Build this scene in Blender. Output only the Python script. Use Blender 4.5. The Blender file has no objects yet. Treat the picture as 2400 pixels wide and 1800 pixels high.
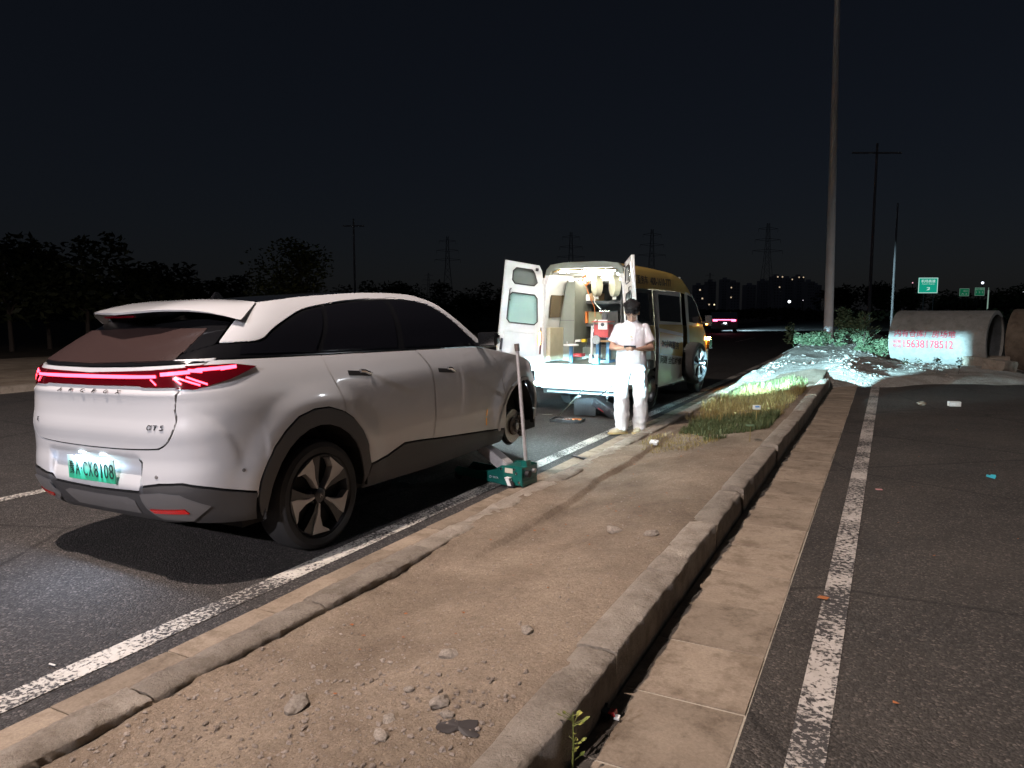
import bpy, bmesh, math, random
import numpy as np
from mathutils import Vector, Matrix, noise
from mathutils.geometry import delaunay_2d_cdt
R = math.radians
random.seed(7)
scene = bpy.context.scene
COL = scene.collection

# ------------------------------------------------------------------ camera
CAM_H, FPX, PITCH, YAW = 1.55, 1700.0, R(5.81), R(26.98)
cam_data = bpy.data.cameras.new('camera')
cam_data.sensor_width = 36.0
cam_data.lens = 36.0 * FPX / 2400.0
cam_data.clip_start = 0.05
cam_data.clip_end = 6000
cam = bpy.data.objects.new('camera', cam_data)
COL.objects.link(cam)
cam.location = (0, 0, CAM_H)
cam.rotation_euler = (R(90) - PITCH, 0, YAW)
scene.camera = cam

# ------------------------------------------------------------------ night sky
SUN_EL, SUN_ROT = R(30.0), R(200)
world = bpy.data.worlds.new('World')
scene.world = world
world.use_nodes = True
wn, wl = world.node_tree.nodes, world.node_tree.links
wn.clear()
sky = wn.new('ShaderNodeTexSky')
sky.sky_type = 'NISHITA'
sky.sun_disc = False
sky.sun_elevation = SUN_EL
sky.sun_rotation = SUN_ROT
tint = wn.new('ShaderNodeMix')
tint.data_type = 'RGBA'
tint.blend_type = 'MULTIPLY'
tint.inputs[0].default_value = 1.0
tint.inputs[7].default_value = (1.04, 0.99, 1.15, 1)
grey = wn.new('ShaderNodeMix')
grey.data_type = 'RGBA'
grey.inputs[0].default_value = 0.45
grey.inputs[7].default_value = (3.2, 3.8, 5.2, 1)
bg = wn.new('ShaderNodeBackground')
bg.inputs[1].default_value = 0.0017
wo = wn.new('ShaderNodeOutputWorld')
wl.new(sky.outputs[0], tint.inputs[6])
wl.new(tint.outputs[2], grey.inputs[6])
wl.new(grey.outputs[2], bg.inputs[0])
wl.new(bg.outputs[0], wo.inputs[0])

scene.view_settings.view_transform = 'Standard'
scene.view_settings.look = 'None'
scene.view_settings.exposure = 0.0
scene.view_settings.gamma = 1.0
scene.view_settings.use_curve_mapping = False
scene.render.engine = 'CYCLES'
scene.cycles.use_denoising = True
scene.cycles.max_bounces = 6
scene.cycles.diffuse_bounces = 3
scene.cycles.glossy_bounces = 3
scene.cycles.transmission_bounces = 4
scene.cycles.sample_clamp_indirect = 3.0
scene.cycles.adaptive_threshold = 0.006

# the lamp that lights the near scene: a street lamp of the main road, its mast arm reaching over the lanes just behind the camera
LAMP_POS = Vector((-4.7, 0.9, 9.4))
LAMP_W = 4900.0
LAMP_COL = (1.0, 0.84, 0.76)

# ------------------------------------------------------------------ helpers
def link(o, parent=None):
    COL.objects.link(o)
    if parent is not None:
        o.parent = parent
    return o

def tag(o, label=None, cat=None, group=None, kind=None):
    if label: o['label'] = label
    if cat: o['category'] = cat
    if group: o['group'] = group
    if kind: o['kind'] = kind
    return o

def thing(name, label, cat, loc=(0, 0, 0), rz=0.0, group=None):
    o = bpy.data.objects.new(name, None)
    o.empty_display_size = 0.1
    link(o)
    o.location = loc
    o.rotation_euler = (0, 0, rz)
    return tag(o, label, cat, group)

def mesh_obj(name, verts, faces, mat, parent=None, smooth=False, normals=None):
    me = bpy.data.meshes.new(name)
    me.from_pydata([tuple(v) for v in verts], [], faces)
    me.update()
    if mat is not None:
        me.materials.append(mat)
    if smooth:
        me.polygons.foreach_set('use_smooth', [True] * len(me.polygons))
    if normals is not None:
        me.normals_split_custom_set_from_vertices(normals)
    return link(bpy.data.objects.new(name, me), parent)

def bm_obj(name, bm, mat, parent=None, smooth=False, bevel=0.0, seg=1, angle=30):
    if bevel > 0:
        es = [e for e in bm.edges if len(e.link_faces) == 2 and e.calc_face_angle(0) > R(angle)]
        bmesh.ops.bevel(bm, geom=es, offset=bevel, segments=seg, profile=0.6, affect='EDGES', clamp_overlap=True)
    bmesh.ops.recalc_face_normals(bm, faces=bm.faces)
    me = bpy.data.meshes.new(name)
    bm.to_mesh(me)
    bm.free()
    if mat is not None:
        me.materials.append(mat)
    if smooth:
        me.polygons.foreach_set('use_smooth', [True] * len(me.polygons))
        me.set_sharp_from_angle(angle=R(38))
    return link(bpy.data.objects.new(name, me), parent)

class MB:
    """collects shapes into one mesh"""
    def __init__(s):
        s.bm = bmesh.new()
    def box(s, c, d, rot=None, taper=None):
        hx, hy, hz = d[0] / 2, d[1] / 2, d[2] / 2
        m = rot if rot is not None else Matrix.Identity(3)
        vs = []
        for z in (-1, 1):
            for x, y in ((-1, -1), (1, -1), (1, 1), (-1, 1)):
                k = (taper if (taper and z > 0) else (1, 1))
                vs.append(s.bm.verts.new(Vector(c) + m @ Vector((x * hx * k[0], y * hy * k[1], z * hz))))
        for f in ((3, 2, 1, 0), (4, 5, 6, 7), (0, 1, 5, 4), (1, 2, 6, 5), (2, 3, 7, 6), (3, 0, 4, 7)):
            s.bm.faces.new([vs[i] for i in f])
        return s
    def tube(s, pts, r, n=10, caps=True):
        pts = [Vector(p) for p in pts]
        rr = r if isinstance(r, (list, tuple)) else [r] * len(pts)
        rings = []
        up = None
        for i, p in enumerate(pts):
            t = (pts[min(i + 1, len(pts) - 1)] - pts[max(i - 1, 0)]).normalized()
            if up is None:
                up = Vector((0, 0, 1)) if abs(t.z) < 0.9 else Vector((1, 0, 0))
            a = t.cross(up).normalized()
            b = a.cross(t).normalized()
            up = b
            rings.append([s.bm.verts.new(p + (a * math.cos(2 * math.pi * k / n) + b * math.sin(2 * math.pi * k / n)) * rr[i]) for k in range(n)])
        for i in range(len(rings) - 1):
            for k in range(n):
                s.bm.faces.new((rings[i][k], rings[i][(k + 1) % n], rings[i + 1][(k + 1) % n], rings[i + 1][k]))
        if caps:
            s.bm.faces.new(rings[0][::-1])
            s.bm.faces.new(rings[-1])
        return s
    def lathe(s, prof, n=32, axis='Z', c=(0, 0, 0), arc=None):
        """prof: (r, h) list"""
        def pt(r, h, a):
            x, y = r * math.cos(a), r * math.sin(a)
            v = {'Z': (x, y, h), 'X': (h, x, y), 'Y': (x, h, y)}[axis]
            return Vector(c) + Vector(v)
        full = arc is None
        a0, a1 = arc if arc else (0, 2 * math.pi)
        m = n if full else n + 1
        rings = []
        for r, h in prof:
            if r < 1e-6:
                rings.append([s.bm.verts.new(pt(0, h, 0))])
            else:
                rings.append([s.bm.verts.new(pt(r, h, a0 + (a1 - a0) * k / n)) for k in range(m)])
        for i in range(len(rings) - 1):
            A, B = rings[i], rings[i + 1]
            for k in range(n):
                k2 = (k + 1) % m
                if len(A) == 1 and len(B) == 1: continue
                if len(A) == 1: s.bm.faces.new((A[0], B[k2], B[k]))
                elif len(B) == 1: s.bm.faces.new((A[k], A[k2], B[0]))
                else: s.bm.faces.new((A[k], A[k2], B[k2], B[k]))
        return s
    def prism(s, poly, h, axis='Z', base=0.0):
        """poly in the two other axes (order XY / YZ / XZ)"""
        def pt(a, b, c):
            return {'Z': (a, b, c), 'X': (c, a, b), 'Y': (a, c, b)}[axis]
        A = [s.bm.verts.new(pt(p[0], p[1], base)) for p in poly]
        B = [s.bm.verts.new(pt(p[0], p[1], base + h)) for p in poly]
        s.bm.faces.new(A[::-1]); s.bm.faces.new(B)
        n = len(poly)
        for i in range(n):
            s.bm.faces.new((A[i], A[(i + 1) % n], B[(i + 1) % n], B[i]))
        return s
    def sphere(s, c, r, sc=(1, 1, 1), u=12, v=8):
        m = Matrix.Translation(c) @ Matrix.Diagonal((r * sc[0], r * sc[1], r * sc[2], 1))
        bmesh.ops.create_uvsphere(s.bm, u_segments=u, v_segments=v, radius=1, matrix=m)
        return s
    def quad(s, a, b, c, d):
        s.bm.faces.new([s.bm.verts.new(Vector(p)) for p in (a, b, c, d)])
        return s
    def xform(s, m):
        bmesh.ops.transform(s.bm, matrix=m, verts=s.bm.verts)
        return s
    def build(s, name, mat, parent=None, bevel=0.0, seg=1, smooth=False, angle=30):
        return bm_obj(name, s.bm, mat, parent, smooth, bevel, seg, angle)

def rotm(ax, deg):
    return Matrix.Rotation(R(deg), 3, ax)

def copy_tree(o, parent=None):
    c = o.copy()
    COL.objects.link(c)
    c.parent = parent
    for ch in [k for k in bpy.data.objects if k.parent == o]:
        copy_tree(ch, c)
    return c

def cam_point(u, v, depth):
    """world point seen at photograph pixel (u, v), `depth` metres along the view axis"""
    d = Vector(((u - 1200) / FPX, -(v - 900) / FPX, -1.0)) * depth
    return cam.location + cam.rotation_euler.to_matrix() @ d

def ground_point(u, v, z=0.0):
    d = cam.rotation_euler.to_matrix() @ Vector(((u - 1200) / FPX, -(v - 900) / FPX, -1.0))
    return cam.location + d * ((z - CAM_H) / d.z)

def fbm(x, y, z=0.0, sc=1.0, oc=4):
    v, a, f = 0.0, 1.0, sc
    for i in range(oc):
        v += a * noise.noise(Vector((x * f, y * f, z * f + i * 7.3)))
        a *= 0.5; f *= 2.03
    return v

_tm = {}
def text_mesh(body, size, extrude=0.0, offset=0.0, space=1.0, align='CENTER', shear=0.0):
    cu = bpy.data.curves.new('writing', 'FONT')
    cu.body = body; cu.size = size; cu.extrude = extrude; cu.offset = offset
    cu.space_character = space; cu.align_x = align; cu.align_y = 'CENTER'; cu.shear = shear
    cu.resolution_u = 4
    o = bpy.data.objects.new('writing', cu)
    COL.objects.link(o)
    dg = bpy.context.evaluated_depsgraph_get()
    dg.update()
    me = bpy.data.meshes.new_from_object(o.evaluated_get(dg))
    bpy.data.objects.remove(o)
    bpy.data.curves.remove(cu)
    me.materials.clear()
    return me

def text_obj(name, body, size, mat, parent, matrix, extrude=0.001, width=None, height=None, **k):
    me = text_mesh(body, size, extrude, **k)
    co = np.empty(len(me.vertices) * 3); me.vertices.foreach_get('co', co); co = co.reshape(-1, 3)
    if width or height:
        lo, hi = co.min(0), co.max(0)
        sx = width / max(hi[0] - lo[0], 1e-6) if width else None
        sy = height / max(hi[1] - lo[1], 1e-6) if height else sx
        if sx is None: sx = sy
        co[:, 0] = (co[:, 0] - (lo[0] + hi[0]) / 2) * sx
        co[:, 1] = (co[:, 1] - (lo[1] + hi[1]) / 2) * sy
        me.vertices.foreach_set('co', co.ravel())
    me.transform(matrix)
    me.update()
    me.materials.append(mat)
    return link(bpy.data.objects.new(name, me), parent)

def frame(o, x, y):
    """4x4 with local X -> x, local Y -> y, origin o"""
    x = Vector(x).normalized(); y = Vector(y); z = x.cross(y).normalized(); y = z.cross(x)
    m = Matrix((x, y, z)).transposed().to_4x4()
    m.translation = Vector(o)
    return m

# ------------------------------------------------------------------ materials
def new_mat(name):
    m = bpy.data.materials.new(name)
    m.use_nodes = True
    nt = m.node_tree
    b = nt.nodes['Principled BSDF']
    return m, nt, b

def mat(name, col, rough=0.5, metal=0.0, coat=0.0, spec=0.5, emit=None, estr=0.0, var=0.0, vscale=8.0, bump=0.0, bscale=60.0, trans=0.0, alpha=1.0):
    m, nt, b = new_mat(name)
    b.inputs['Base Color'].default_value = (*col, 1)
    b.inputs['Roughness'].default_value = rough
    b.inputs['Metallic'].default_value = metal
    b.inputs['Specular IOR Level'].default_value = spec
    b.inputs['Coat Weight'].default_value = coat
    b.inputs['Coat Roughness'].default_value = 0.06
    b.inputs['Transmission Weight'].default_value = trans
    b.inputs['Alpha'].default_value = alpha
    if emit:
        b.inputs['Emission Color'].default_value = (*emit, 1)
        b.inputs['Emission Strength'].default_value = estr
    if var > 0 or bump > 0:
        tc = nt.nodes.new('ShaderNodeTexCoord')
        if var > 0:
            n = nt.nodes.new('ShaderNodeTexNoise'); n.inputs['Scale'].default_value = vscale
            n.inputs['Detail'].default_value = 6
            nt.links.new(tc.outputs['Object'], n.inputs['Vector'])
            r = nt.nodes.new('ShaderNodeMapRange')
            r.inputs[1].default_value = 0.3; r.inputs[2].default_value = 0.7
            r.inputs[3].default_value = 1 - var; r.inputs[4].default_value = 1 + var
            nt.links.new(n.outputs[0], r.inputs[0])
            mx = nt.nodes.new('ShaderNodeMix'); mx.data_type = 'RGBA'; mx.blend_type = 'MULTIPLY'
            mx.inputs[0].default_value = 1
            mx.inputs[6].default_value = (*col, 1)
            nt.links.new(r.outputs[0], mx.inputs[7])
            nt.links.new(mx.outputs[2], b.inputs['Base Color'])
        if bump > 0:
            n2 = nt.nodes.new('ShaderNodeTexNoise'); n2.inputs['Scale'].default_value = bscale
            n2.inputs['Detail'].default_value = 5
            nt.links.new(tc.outputs['Object'], n2.inputs['Vector'])
            bp = nt.nodes.new('ShaderNodeBump'); bp.inputs['Strength'].default_value = 1
            bp.inputs['Distance'].default_value = bump
            nt.links.new(n2.outputs[0], bp.inputs['Height'])
            nt.links.new(bp.outputs[0], b.inputs['Normal'])
    return m

def ramp(nt, src, stops):
    r = nt.nodes.new('ShaderNodeValToRGB')
    e = r.color_ramp.elements
    while len(e) < len(stops): e.new(0.5)
    for k, (p, c) in enumerate(stops):
        e[k].position = p
        e[k].color = (*c, 1) if len(c) == 3 else c
    nt.links.new(src, r.inputs[0])
    return r.outputs[0]

def tex(nt, kind, scale, coord, detail=5, rough=0.55, out=0, feature=None):
    n = nt.nodes.new('ShaderNodeTex' + kind)
    n.inputs['Scale'].default_value = scale
    if kind == 'Noise':
        n.inputs['Detail'].default_value = detail
        n.inputs['Roughness'].default_value = rough
    if feature: n.feature = feature
    nt.links.new(coord, n.inputs['Vector'])
    return n.outputs[out]

def mixc(nt, fac, a, b, mode='MIX'):
    m = nt.nodes.new('ShaderNodeMix'); m.data_type = 'RGBA'; m.blend_type = mode
    for sock, v in ((m.inputs[0], fac), (m.inputs[6], a), (m.inputs[7], b)):
        if isinstance(v, (int, float)): sock.default_value = v
        elif isinstance(v, tuple): sock.default_value = (*v, 1)
        else: nt.links.new(v, sock)
    return m.outputs[2]

def add_bump(nt, b, h, dist, prev=None):
    n = nt.nodes.new('ShaderNodeBump'); n.inputs['Distance'].default_value = dist
    nt.links.new(h, n.inputs['Height'])
    if prev is not None: nt.links.new(prev, n.inputs['Normal'])
    nt.links.new(n.outputs[0], b.inputs['Normal'])
    return n.outputs[0]

def asphalt_mat(name, base=(0.047, 0.043, 0.041), dust=0.25):
    m, nt, b = new_mat(name)
    tc = nt.nodes.new('ShaderNodeTexCoord').outputs['Object']
    v = tex(nt, 'Voronoi', 95, tc, out=1)
    vd = tex(nt, 'Voronoi', 95, tc, out=0)
    sep = nt.nodes.new('ShaderNodeSeparateColor'); nt.links.new(v, sep.inputs[0])
    k = base
    c1 = ramp(nt, sep.outputs[0], [(0.0, tuple(x * 0.5 for x in k)), (0.55, tuple(x * 0.9 for x in k)), (0.88, tuple(x * 1.35 for x in k)), (1.0, (k[0] * 2.8, k[1] * 2.7, k[2] * 2.6))])
    big = tex(nt, 'Noise', 0.55, tc, 6)
    f = ramp(nt, big, [(0.38, (0, 0, 0)), (0.75, (1, 1, 1))])
    mul = nt.nodes.new('ShaderNodeMath'); mul.operation = 'MULTIPLY'; mul.inputs[1].default_value = dust
    nt.links.new(f, mul.inputs[0])
    c2 = mixc(nt, mul.outputs[0], c1, (0.14, 0.115, 0.09))
    streak = tex(nt, 'Noise', 1.6, tc, 6, 0.7)
    c3 = mixc(nt, 0.5, c2, ramp(nt, streak, [(0.32, (0.55, 0.55, 0.56)), (0.5, (0.95, 0.95, 0.95)), (0.7, (1.25, 1.24, 1.22))]), 'MULTIPLY')
    wob = mixc(nt, 0.06, tc, tex(nt, 'Noise', 2.2, tc, 4, out=1))
    crk = tex(nt, 'Voronoi', 0.42, wob, out=0, feature='DISTANCE_TO_EDGE')
    c3 = mixc(nt, 0.7, c3, ramp(nt, crk, [(0.0, (0.25, 0.25, 0.25)), (0.010, (1, 1, 1))]), 'MULTIPLY')
    oil = tex(nt, 'Noise', 0.8, wob, 3, 0.5)
    c3 = mixc(nt, 0.6, c3, ramp(nt, oil, [(0.30, (0.45, 0.45, 0.46)), (0.37, (1, 1, 1))]), 'MULTIPLY')
    nt.links.new(c3, b.inputs['Base Color'])
    b.inputs['Roughness'].default_value = 0.82
    b.inputs['Specular IOR Level'].default_value = 0.3
    add_bump(nt, b, vd, -0.006)
    return m

def paint_mat(name, wear, col=(0.62, 0.58, 0.52), scale=70.0):
    """worn thermoplastic road paint: chips show the asphalt"""
    m, nt, b = new_mat(name)
    tc = nt.nodes.new('ShaderNodeTexCoord').outputs['Object']
    mp = nt.nodes.new('ShaderNodeMapping'); mp.inputs['Scale'].default_value = (1.0, 1.0, 1.0)
    nt.links.new(tc, mp.inputs[0])
    n1 = tex(nt, 'Noise', scale, mp.outputs[0], 5, 0.7)
    n2 = tex(nt, 'Noise', 2.1, mp.outputs[0], 4)
    ad = nt.nodes.new('ShaderNodeMath'); ad.operation = 'MULTIPLY_ADD'
    ad.inputs[1].default_value = 0.55
    nt.links.new(n2, ad.inputs[0]); nt.links.new(n1, ad.inputs[2])
    f = ramp(nt, ad.outputs[0], [(wear - 0.035, (0, 0, 0)), (wear + 0.035, (1, 1, 1))])
    dirt = mixc(nt, 0.45, col, ramp(nt, tex(nt, 'Noise', 9, tc, 6), [(0.3, (0.5, 0.47, 0.42)), (0.7, (1, 1, 1))]), 'MULTIPLY')
    c = mixc(nt, f, (0.05, 0.045, 0.042), dirt)
    nt.links.new(c, b.inputs['Base Color'])
    b.inputs['Roughness'].default_value = 0.7
    add_bump(nt, b, f, 0.003)
    return m

def earth_mat(name, a, c, pebble=0.35, bump=0.012, sc=1.0):
    m, nt, b = new_mat(name)
    tc = nt.nodes.new('ShaderNodeTexCoord').outputs['Object']
    n = tex(nt, 'Noise', 2.2 * sc, tc, 8, 0.65)
    col = ramp(nt, n, [(0.30, a), (0.70, c)])
    sp = nt.nodes.new('ShaderNodeSeparateColor')
    nt.links.new(tex(nt, 'Voronoi', 130 * sc, tc, out=1), sp.inputs[0])
    spk = ramp(nt, sp.outputs[0], [(0.0, (0.45, 0.43, 0.42)), (0.5, (0.95, 0.95, 0.95)), (0.93, (1.1, 1.1, 1.1)), (1.0, (1.9, 1.85, 1.8))])
    col = mixc(nt, pebble, col, spk, 'MULTIPLY')
    patch_n = tex(nt, 'Noise', 0.9 * sc, tc, 5, 0.6)
    col = mixc(nt, 0.75, col, ramp(nt, patch_n, [(0.36, (0.62, 0.60, 0.58)), (0.52, (1, 1, 1)), (0.66, (1.12, 1.11, 1.10))]), 'MULTIPLY')
    fine = tex(nt, 'Noise', 38 * sc, tc, 6, 0.7)
    col = mixc(nt, 0.6, col, ramp(nt, fine, [(0.3, (0.62, 0.60, 0.58)), (0.7, (1.15, 1.15, 1.15))]), 'MULTIPLY')
    nt.links.new(col, b.inputs['Base Color'])
    b.inputs['Roughness'].default_value = 0.95
    b.inputs['Specular IOR Level'].default_value = 0.15
    p = add_bump(nt, b, tex(nt, 'Noise', 11 * sc, tc, 9, 0.75), bump * 1.6)
    add_bump(nt, b, tex(nt, 'Voronoi', 130 * sc, tc, out=0), -0.0018, p)
    return m

def concrete_mat(name, a, c, stain=0.5, pit=0.006):
    m, nt, b = new_mat(name)
    tc = nt.nodes.new('ShaderNodeTexCoord').outputs['Object']
    oi = nt.nodes.new('ShaderNodeObjectInfo')
    av = nt.nodes.new('ShaderNodeVectorMath'); av.operation = 'MULTIPLY_ADD'
    av.inputs[1].default_value = (1, 1, 1)
    nt.links.new(tc, av.inputs[0])
    cb = nt.nodes.new('ShaderNodeCombineXYZ')
    ml = nt.nodes.new('ShaderNodeMath'); ml.operation = 'MULTIPLY'; ml.inputs[1].default_value = 37.0
    nt.links.new(oi.outputs['Random'], ml.inputs[0])
    nt.links.new(ml.outputs[0], cb.inputs[0]); nt.links.new(ml.outputs[0], cb.inputs[1])
    nt.links.new(cb.outputs[0], av.inputs[2])
    co = av.outputs[0]
    n = tex(nt, 'Noise', 3.0, co, 8, 0.65)
    col = ramp(nt, n, [(0.32, a), (0.68, c)])
    st = tex(nt, 'Noise', 5.5, co, 5, 0.75)
    col = mixc(nt, stain, col, ramp(nt, st, [(0.36, (0.45, 0.42, 0.38)), (0.52, (1, 1, 1)), (0.8, (1.15, 1.13, 1.1))]), 'MULTIPLY')
    grain = tex(nt, 'Noise', 75, co, 5, 0.7)
    col = mixc(nt, 0.5, col, ramp(nt, grain, [(0.32, (0.6, 0.6, 0.6)), (0.7, (1.12, 1.12, 1.12))]), 'MULTIPLY')
    rv = nt.nodes.new('ShaderNodeMapRange'); rv.inputs[3].default_value = 0.82; rv.inputs[4].default_value = 1.12
    nt.links.new(oi.outputs['Random'], rv.inputs[0])
    col = mixc(nt, 1.0, col, rv.outputs[0], 'MULTIPLY')
    nt.links.new(col, b.inputs['Base Color'])
    b.inputs['Roughness'].default_value = 0.92
    b.inputs['Specular IOR Level'].default_value = 0.2
    add_bump(nt, b, tex(nt, 'Noise', 60, co, 7, 0.75), pit)
    return m

M = {}
M['asphalt'] = asphalt_mat('asphalt_main', dust=0.12)
M['asphalt2'] = asphalt_mat('asphalt_side', (0.046, 0.040, 0.035), 0.25)
M['line_fresh'] = paint_mat('road_paint_speckled', 0.778, scale=46)
M['line_worn'] = paint_mat('road_paint_worn', 0.755, col=(0.50, 0.45, 0.40), scale=40)
M['dirt'] = earth_mat('island_dirt', (0.20, 0.152, 0.112), (0.32, 0.255, 0.19))
M['field'] = earth_mat('field_soil', (0.05, 0.042, 0.033), (0.10, 0.082, 0.06), sc=0.4)
M['verge'] = earth_mat('pale_verge_soil', (0.22, 0.17, 0.125), (0.36, 0.30, 0.23), sc=0.7)
M['dust'] = earth_mat('pale_dusty_soil', (0.30, 0.27, 0.23), (0.56, 0.53, 0.48), sc=0.6, bump=0.05)
M['slab'] = concrete_mat('gutter_concrete', (0.24, 0.185, 0.135), (0.32, 0.255, 0.19), 0.6, 0.003)
M['kerb'] = concrete_mat('rough_kerb_concrete', (0.30, 0.25, 0.20), (0.44, 0.375, 0.305), 0.5, 0.022)
M['mortar'] = concrete_mat('joint_mortar', (0.36, 0.31, 0.24), (0.46, 0.40, 0.32), 0.3, 0.003)
M['pebble'] = concrete_mat('pebble', (0.22, 0.18, 0.14), (0.42, 0.36, 0.30), 0.3, 0.003)
M['grit'] = concrete_mat('fine_grit', (0.22, 0.175, 0.14), (0.44, 0.37, 0.31), 0.3, 0.003)
M['car_white'] = mat('car_paint_white', (0.60, 0.60, 0.61), 0.28, coat=1.0)
M['car_black'] = mat('car_gloss_black', (0.008, 0.008, 0.009), 0.12, coat=0.6)
M['car_glass'] = mat('car_privacy_glass', (0.006, 0.006, 0.008), 0.05, coat=0.5)
M['rear_glass'] = mat('dusty_rear_glass', (0.040, 0.024, 0.022), 0.26, var=0.12, vscale=60)
M['clad'] = mat('grey_cladding_plastic', (0.065, 0.062, 0.062), 0.55, bump=0.0005, bscale=900)
M['clad_l'] = mat('silver_grey_bumper_trim', (0.17, 0.16, 0.155), 0.45)
M['shell'] = mat('dark_gap', (0.01, 0.01, 0.01), 0.9)
M['liner'] = mat('wheel_arch_liner', (0.018, 0.016, 0.015), 0.95)
M['tyre'] = mat('tyre_rubber', (0.022, 0.021, 0.021), 0.78, bump=0.001, bscale=150, var=0.2)
M['alloy'] = mat('machined_alloy', (0.46, 0.44, 0.43), 0.38, metal=0.35)
M['alloy_dark'] = mat('black_alloy', (0.018, 0.018, 0.02), 0.4, coat=0.3)
M['chrome'] = mat('chrome', (0.75, 0.75, 0.75), 0.15, metal=1.0)
M['steel'] = mat('brushed_steel', (0.45, 0.43, 0.42), 0.38, metal=0.9, var=0.15, vscale=40)
M['rust'] = mat('brake_iron', (0.16, 0.125, 0.105), 0.6, metal=0.4, var=0.3, vscale=30)
M['lamp_red'] = mat('red_lamp_lens', (0.10, 0.002, 0.006), 0.1, coat=1.0)
M['glow_red'] = mat('lit_tail_light', (0.5, 0.0, 0.01), 0.4, emit=(1.0, 0.042, 0.075), estr=11.0)
M['reflector'] = mat('red_reflector', (0.55, 0.01, 0.01), 0.2, coat=1.0, bump=0.001, bscale=400, emit=(1, 0.02, 0.01), estr=0.12)
M['glow_white'] = mat('lit_plate_lamp', (1, 1, 1), 0.4, emit=(0.75, 0.92, 1.0), estr=30)
M['amber'] = mat('lit_amber_lamp', (1, 0.4, 0.05), 0.4, emit=(1.0, 0.42, 0.06), estr=40)
M['black'] = mat('matt_black', (0.014, 0.014, 0.015), 0.6)
M['amber_tape'] = mat('amber_reflective_sticker', (0.85, 0.36, 0.02), 0.3, emit=(1, 0.4, 0.02), estr=0.18)
M['ink'] = mat('plate_ink', (0.01, 0.03, 0.02), 0.4)
# ------------------------------------------------------------------ the setting
ROAD_Z = -0.05
def sheet(name, x0, x1, y0, y1, z, m, nx=1, ny=1, kind='structure', parent=None):
    vs, fs = [], []
    for j in range(ny + 1):
        for i in range(nx + 1):
            vs.append((x0 + (x1 - x0) * i / nx, y0 + (y1 - y0) * j / ny, z))
    for j in range(ny):
        for i in range(nx):
            a = j * (nx + 1) + i
            fs.append((a, a + 1, a + nx + 2, a + nx + 1))
    o = mesh_obj(name, vs, fs, m, parent)
    if parent is None: tag(o, kind=kind)
    return o

sheet('ground', -1500, 1500, -300, 2600, -0.16, M['field'])
sheet('main_road', -15.0, -2.93, -40, 700, ROAD_Z, M['asphalt'])
sheet('side_road', -0.40, 16.0, -25, 60, 0.0, M['asphalt2'])
sheet('far_verge', -24.0, -15.25, -40, 300, 0.06, M['verge'])
fk = MB().box((-15.12, 60, -0.02), (0.26, 200, 0.20)).build('far_kerb', M['kerb'], bevel=0.02)
tag(fk, kind='structure')

# painted lines
sheet('edge_line', -3.205, -3.055, -6, 90, ROAD_Z + 0.004, M['line_fresh'], 1, 1)
tag(mesh_obj('side_road_line', [(-0.265, -3, .004), (-0.150, -3, .004), (0.015, 17.2, .004), (-0.135, 17.2, .004)], [(0, 1, 2, 3)], M['line_worn']), kind='structure')
for k, y in enumerate((-4.0, 8.0, 23.0, 38.0, 53.0, 68.0)):
    y0, L = (-2.6, 6.6) if k == 0 else (y, 6.0)
    sheet('lane_dash', -6.66, -6.52, y0, y0 + L, ROAD_Z + 0.004, M['line_fresh'])

# height of the bare island between the two roads
def sstep(a, b, x):
    t = min(1.0, max(0.0, (x - a) / (b - a)))
    return t * t * (3 - 2 * t)
def dirt_z(x, y):
    u = (x + 2.5) / 1.4
    z = -0.012 + 0.172 * sstep(0.0, 1.0, u)
    z += 0.022 * fbm(x, y, 0, 1.3, 4) + 0.008 * fbm(x, y, 3, 9, 3)
    # eroded ledge along the left kerb
    e = -2.18 + 0.05 * fbm(y, 0, 5, 0.9, 3) - 0.03 * max(0, y - 6)
    z += 0.040 * sstep(e + 0.03, e - 0.02, x) * sstep(3.3, 4.2, y) * sstep(10, 8.5, y)
    # heaped soil at the far end
    z += 0.16 * sstep(14.5, 18.5, y) * math.exp(-((x + 1.4) / 1.2) ** 2)
    return z

def grid_mesh(name, xs, ys, zf, m, xf=None):
    vs, fs = [], []
    for y in ys:
        for x in xs:
            xx = xf(x, y) if xf else x
            vs.append((xx, y, zf(xx, y)))
    n = len(xs)
    for j in range(len(ys) - 1):
        for i in range(n - 1):
            a = j * n + i
            fs.append((a, a + 1, a + n + 1, a + n))
    return mesh_obj(name, vs, fs, m, smooth=True)

def spaced(a, b, d0, k=0.0):
    out, y = [a], a
    while y < b:
        y = min(b, y + d0 * (1 + k * max(0, y)))
        out.append(y)
    return out
xs = [-2.56 + 0.022 * i for i in range(71)]
ys = spaced(-0.5, 17.0, 0.03, 0.16)
tag(grid_mesh('island_dirt', xs, ys, dirt_z, M['dirt']), kind='structure')

def apron_z(x, y):
    edge = sstep(14.6 + 1.6 * fbm(x, 0, 2, 0.8, 3) + 0.8 * max(0, x + 0.9), 17.0 + 0.6 * max(0, x + 0.9), y)
    side = sstep(4.6, 2.5, x + 0.9 * fbm(y, 1, 3, 0.4, 2))
    h = -0.15 + 0.27 * edge * side * sstep(-3.0, -2.6, x)
    h += 0.40 * edge * sstep(15.5, 29, y) * sstep(0.5, -0.8, x) * sstep(-2.95, -2.3, x)
    h += edge * side * (0.05 * fbm(x, y, 8, 0.9, 6) + 0.022 * fbm(x, y, 2, 5, 4) + 0.20 * math.exp(-((x + 0.75) / 0.5) ** 2 - ((y - 18.2) / 2.2) ** 2))
    return h
tag(grid_mesh('dirt_apron', [-2.95 + 0.07 * i for i in range(122)], spaced(14.2, 42, 0.06, 0.03), apron_z, M['dust']), kind='structure')

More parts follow.
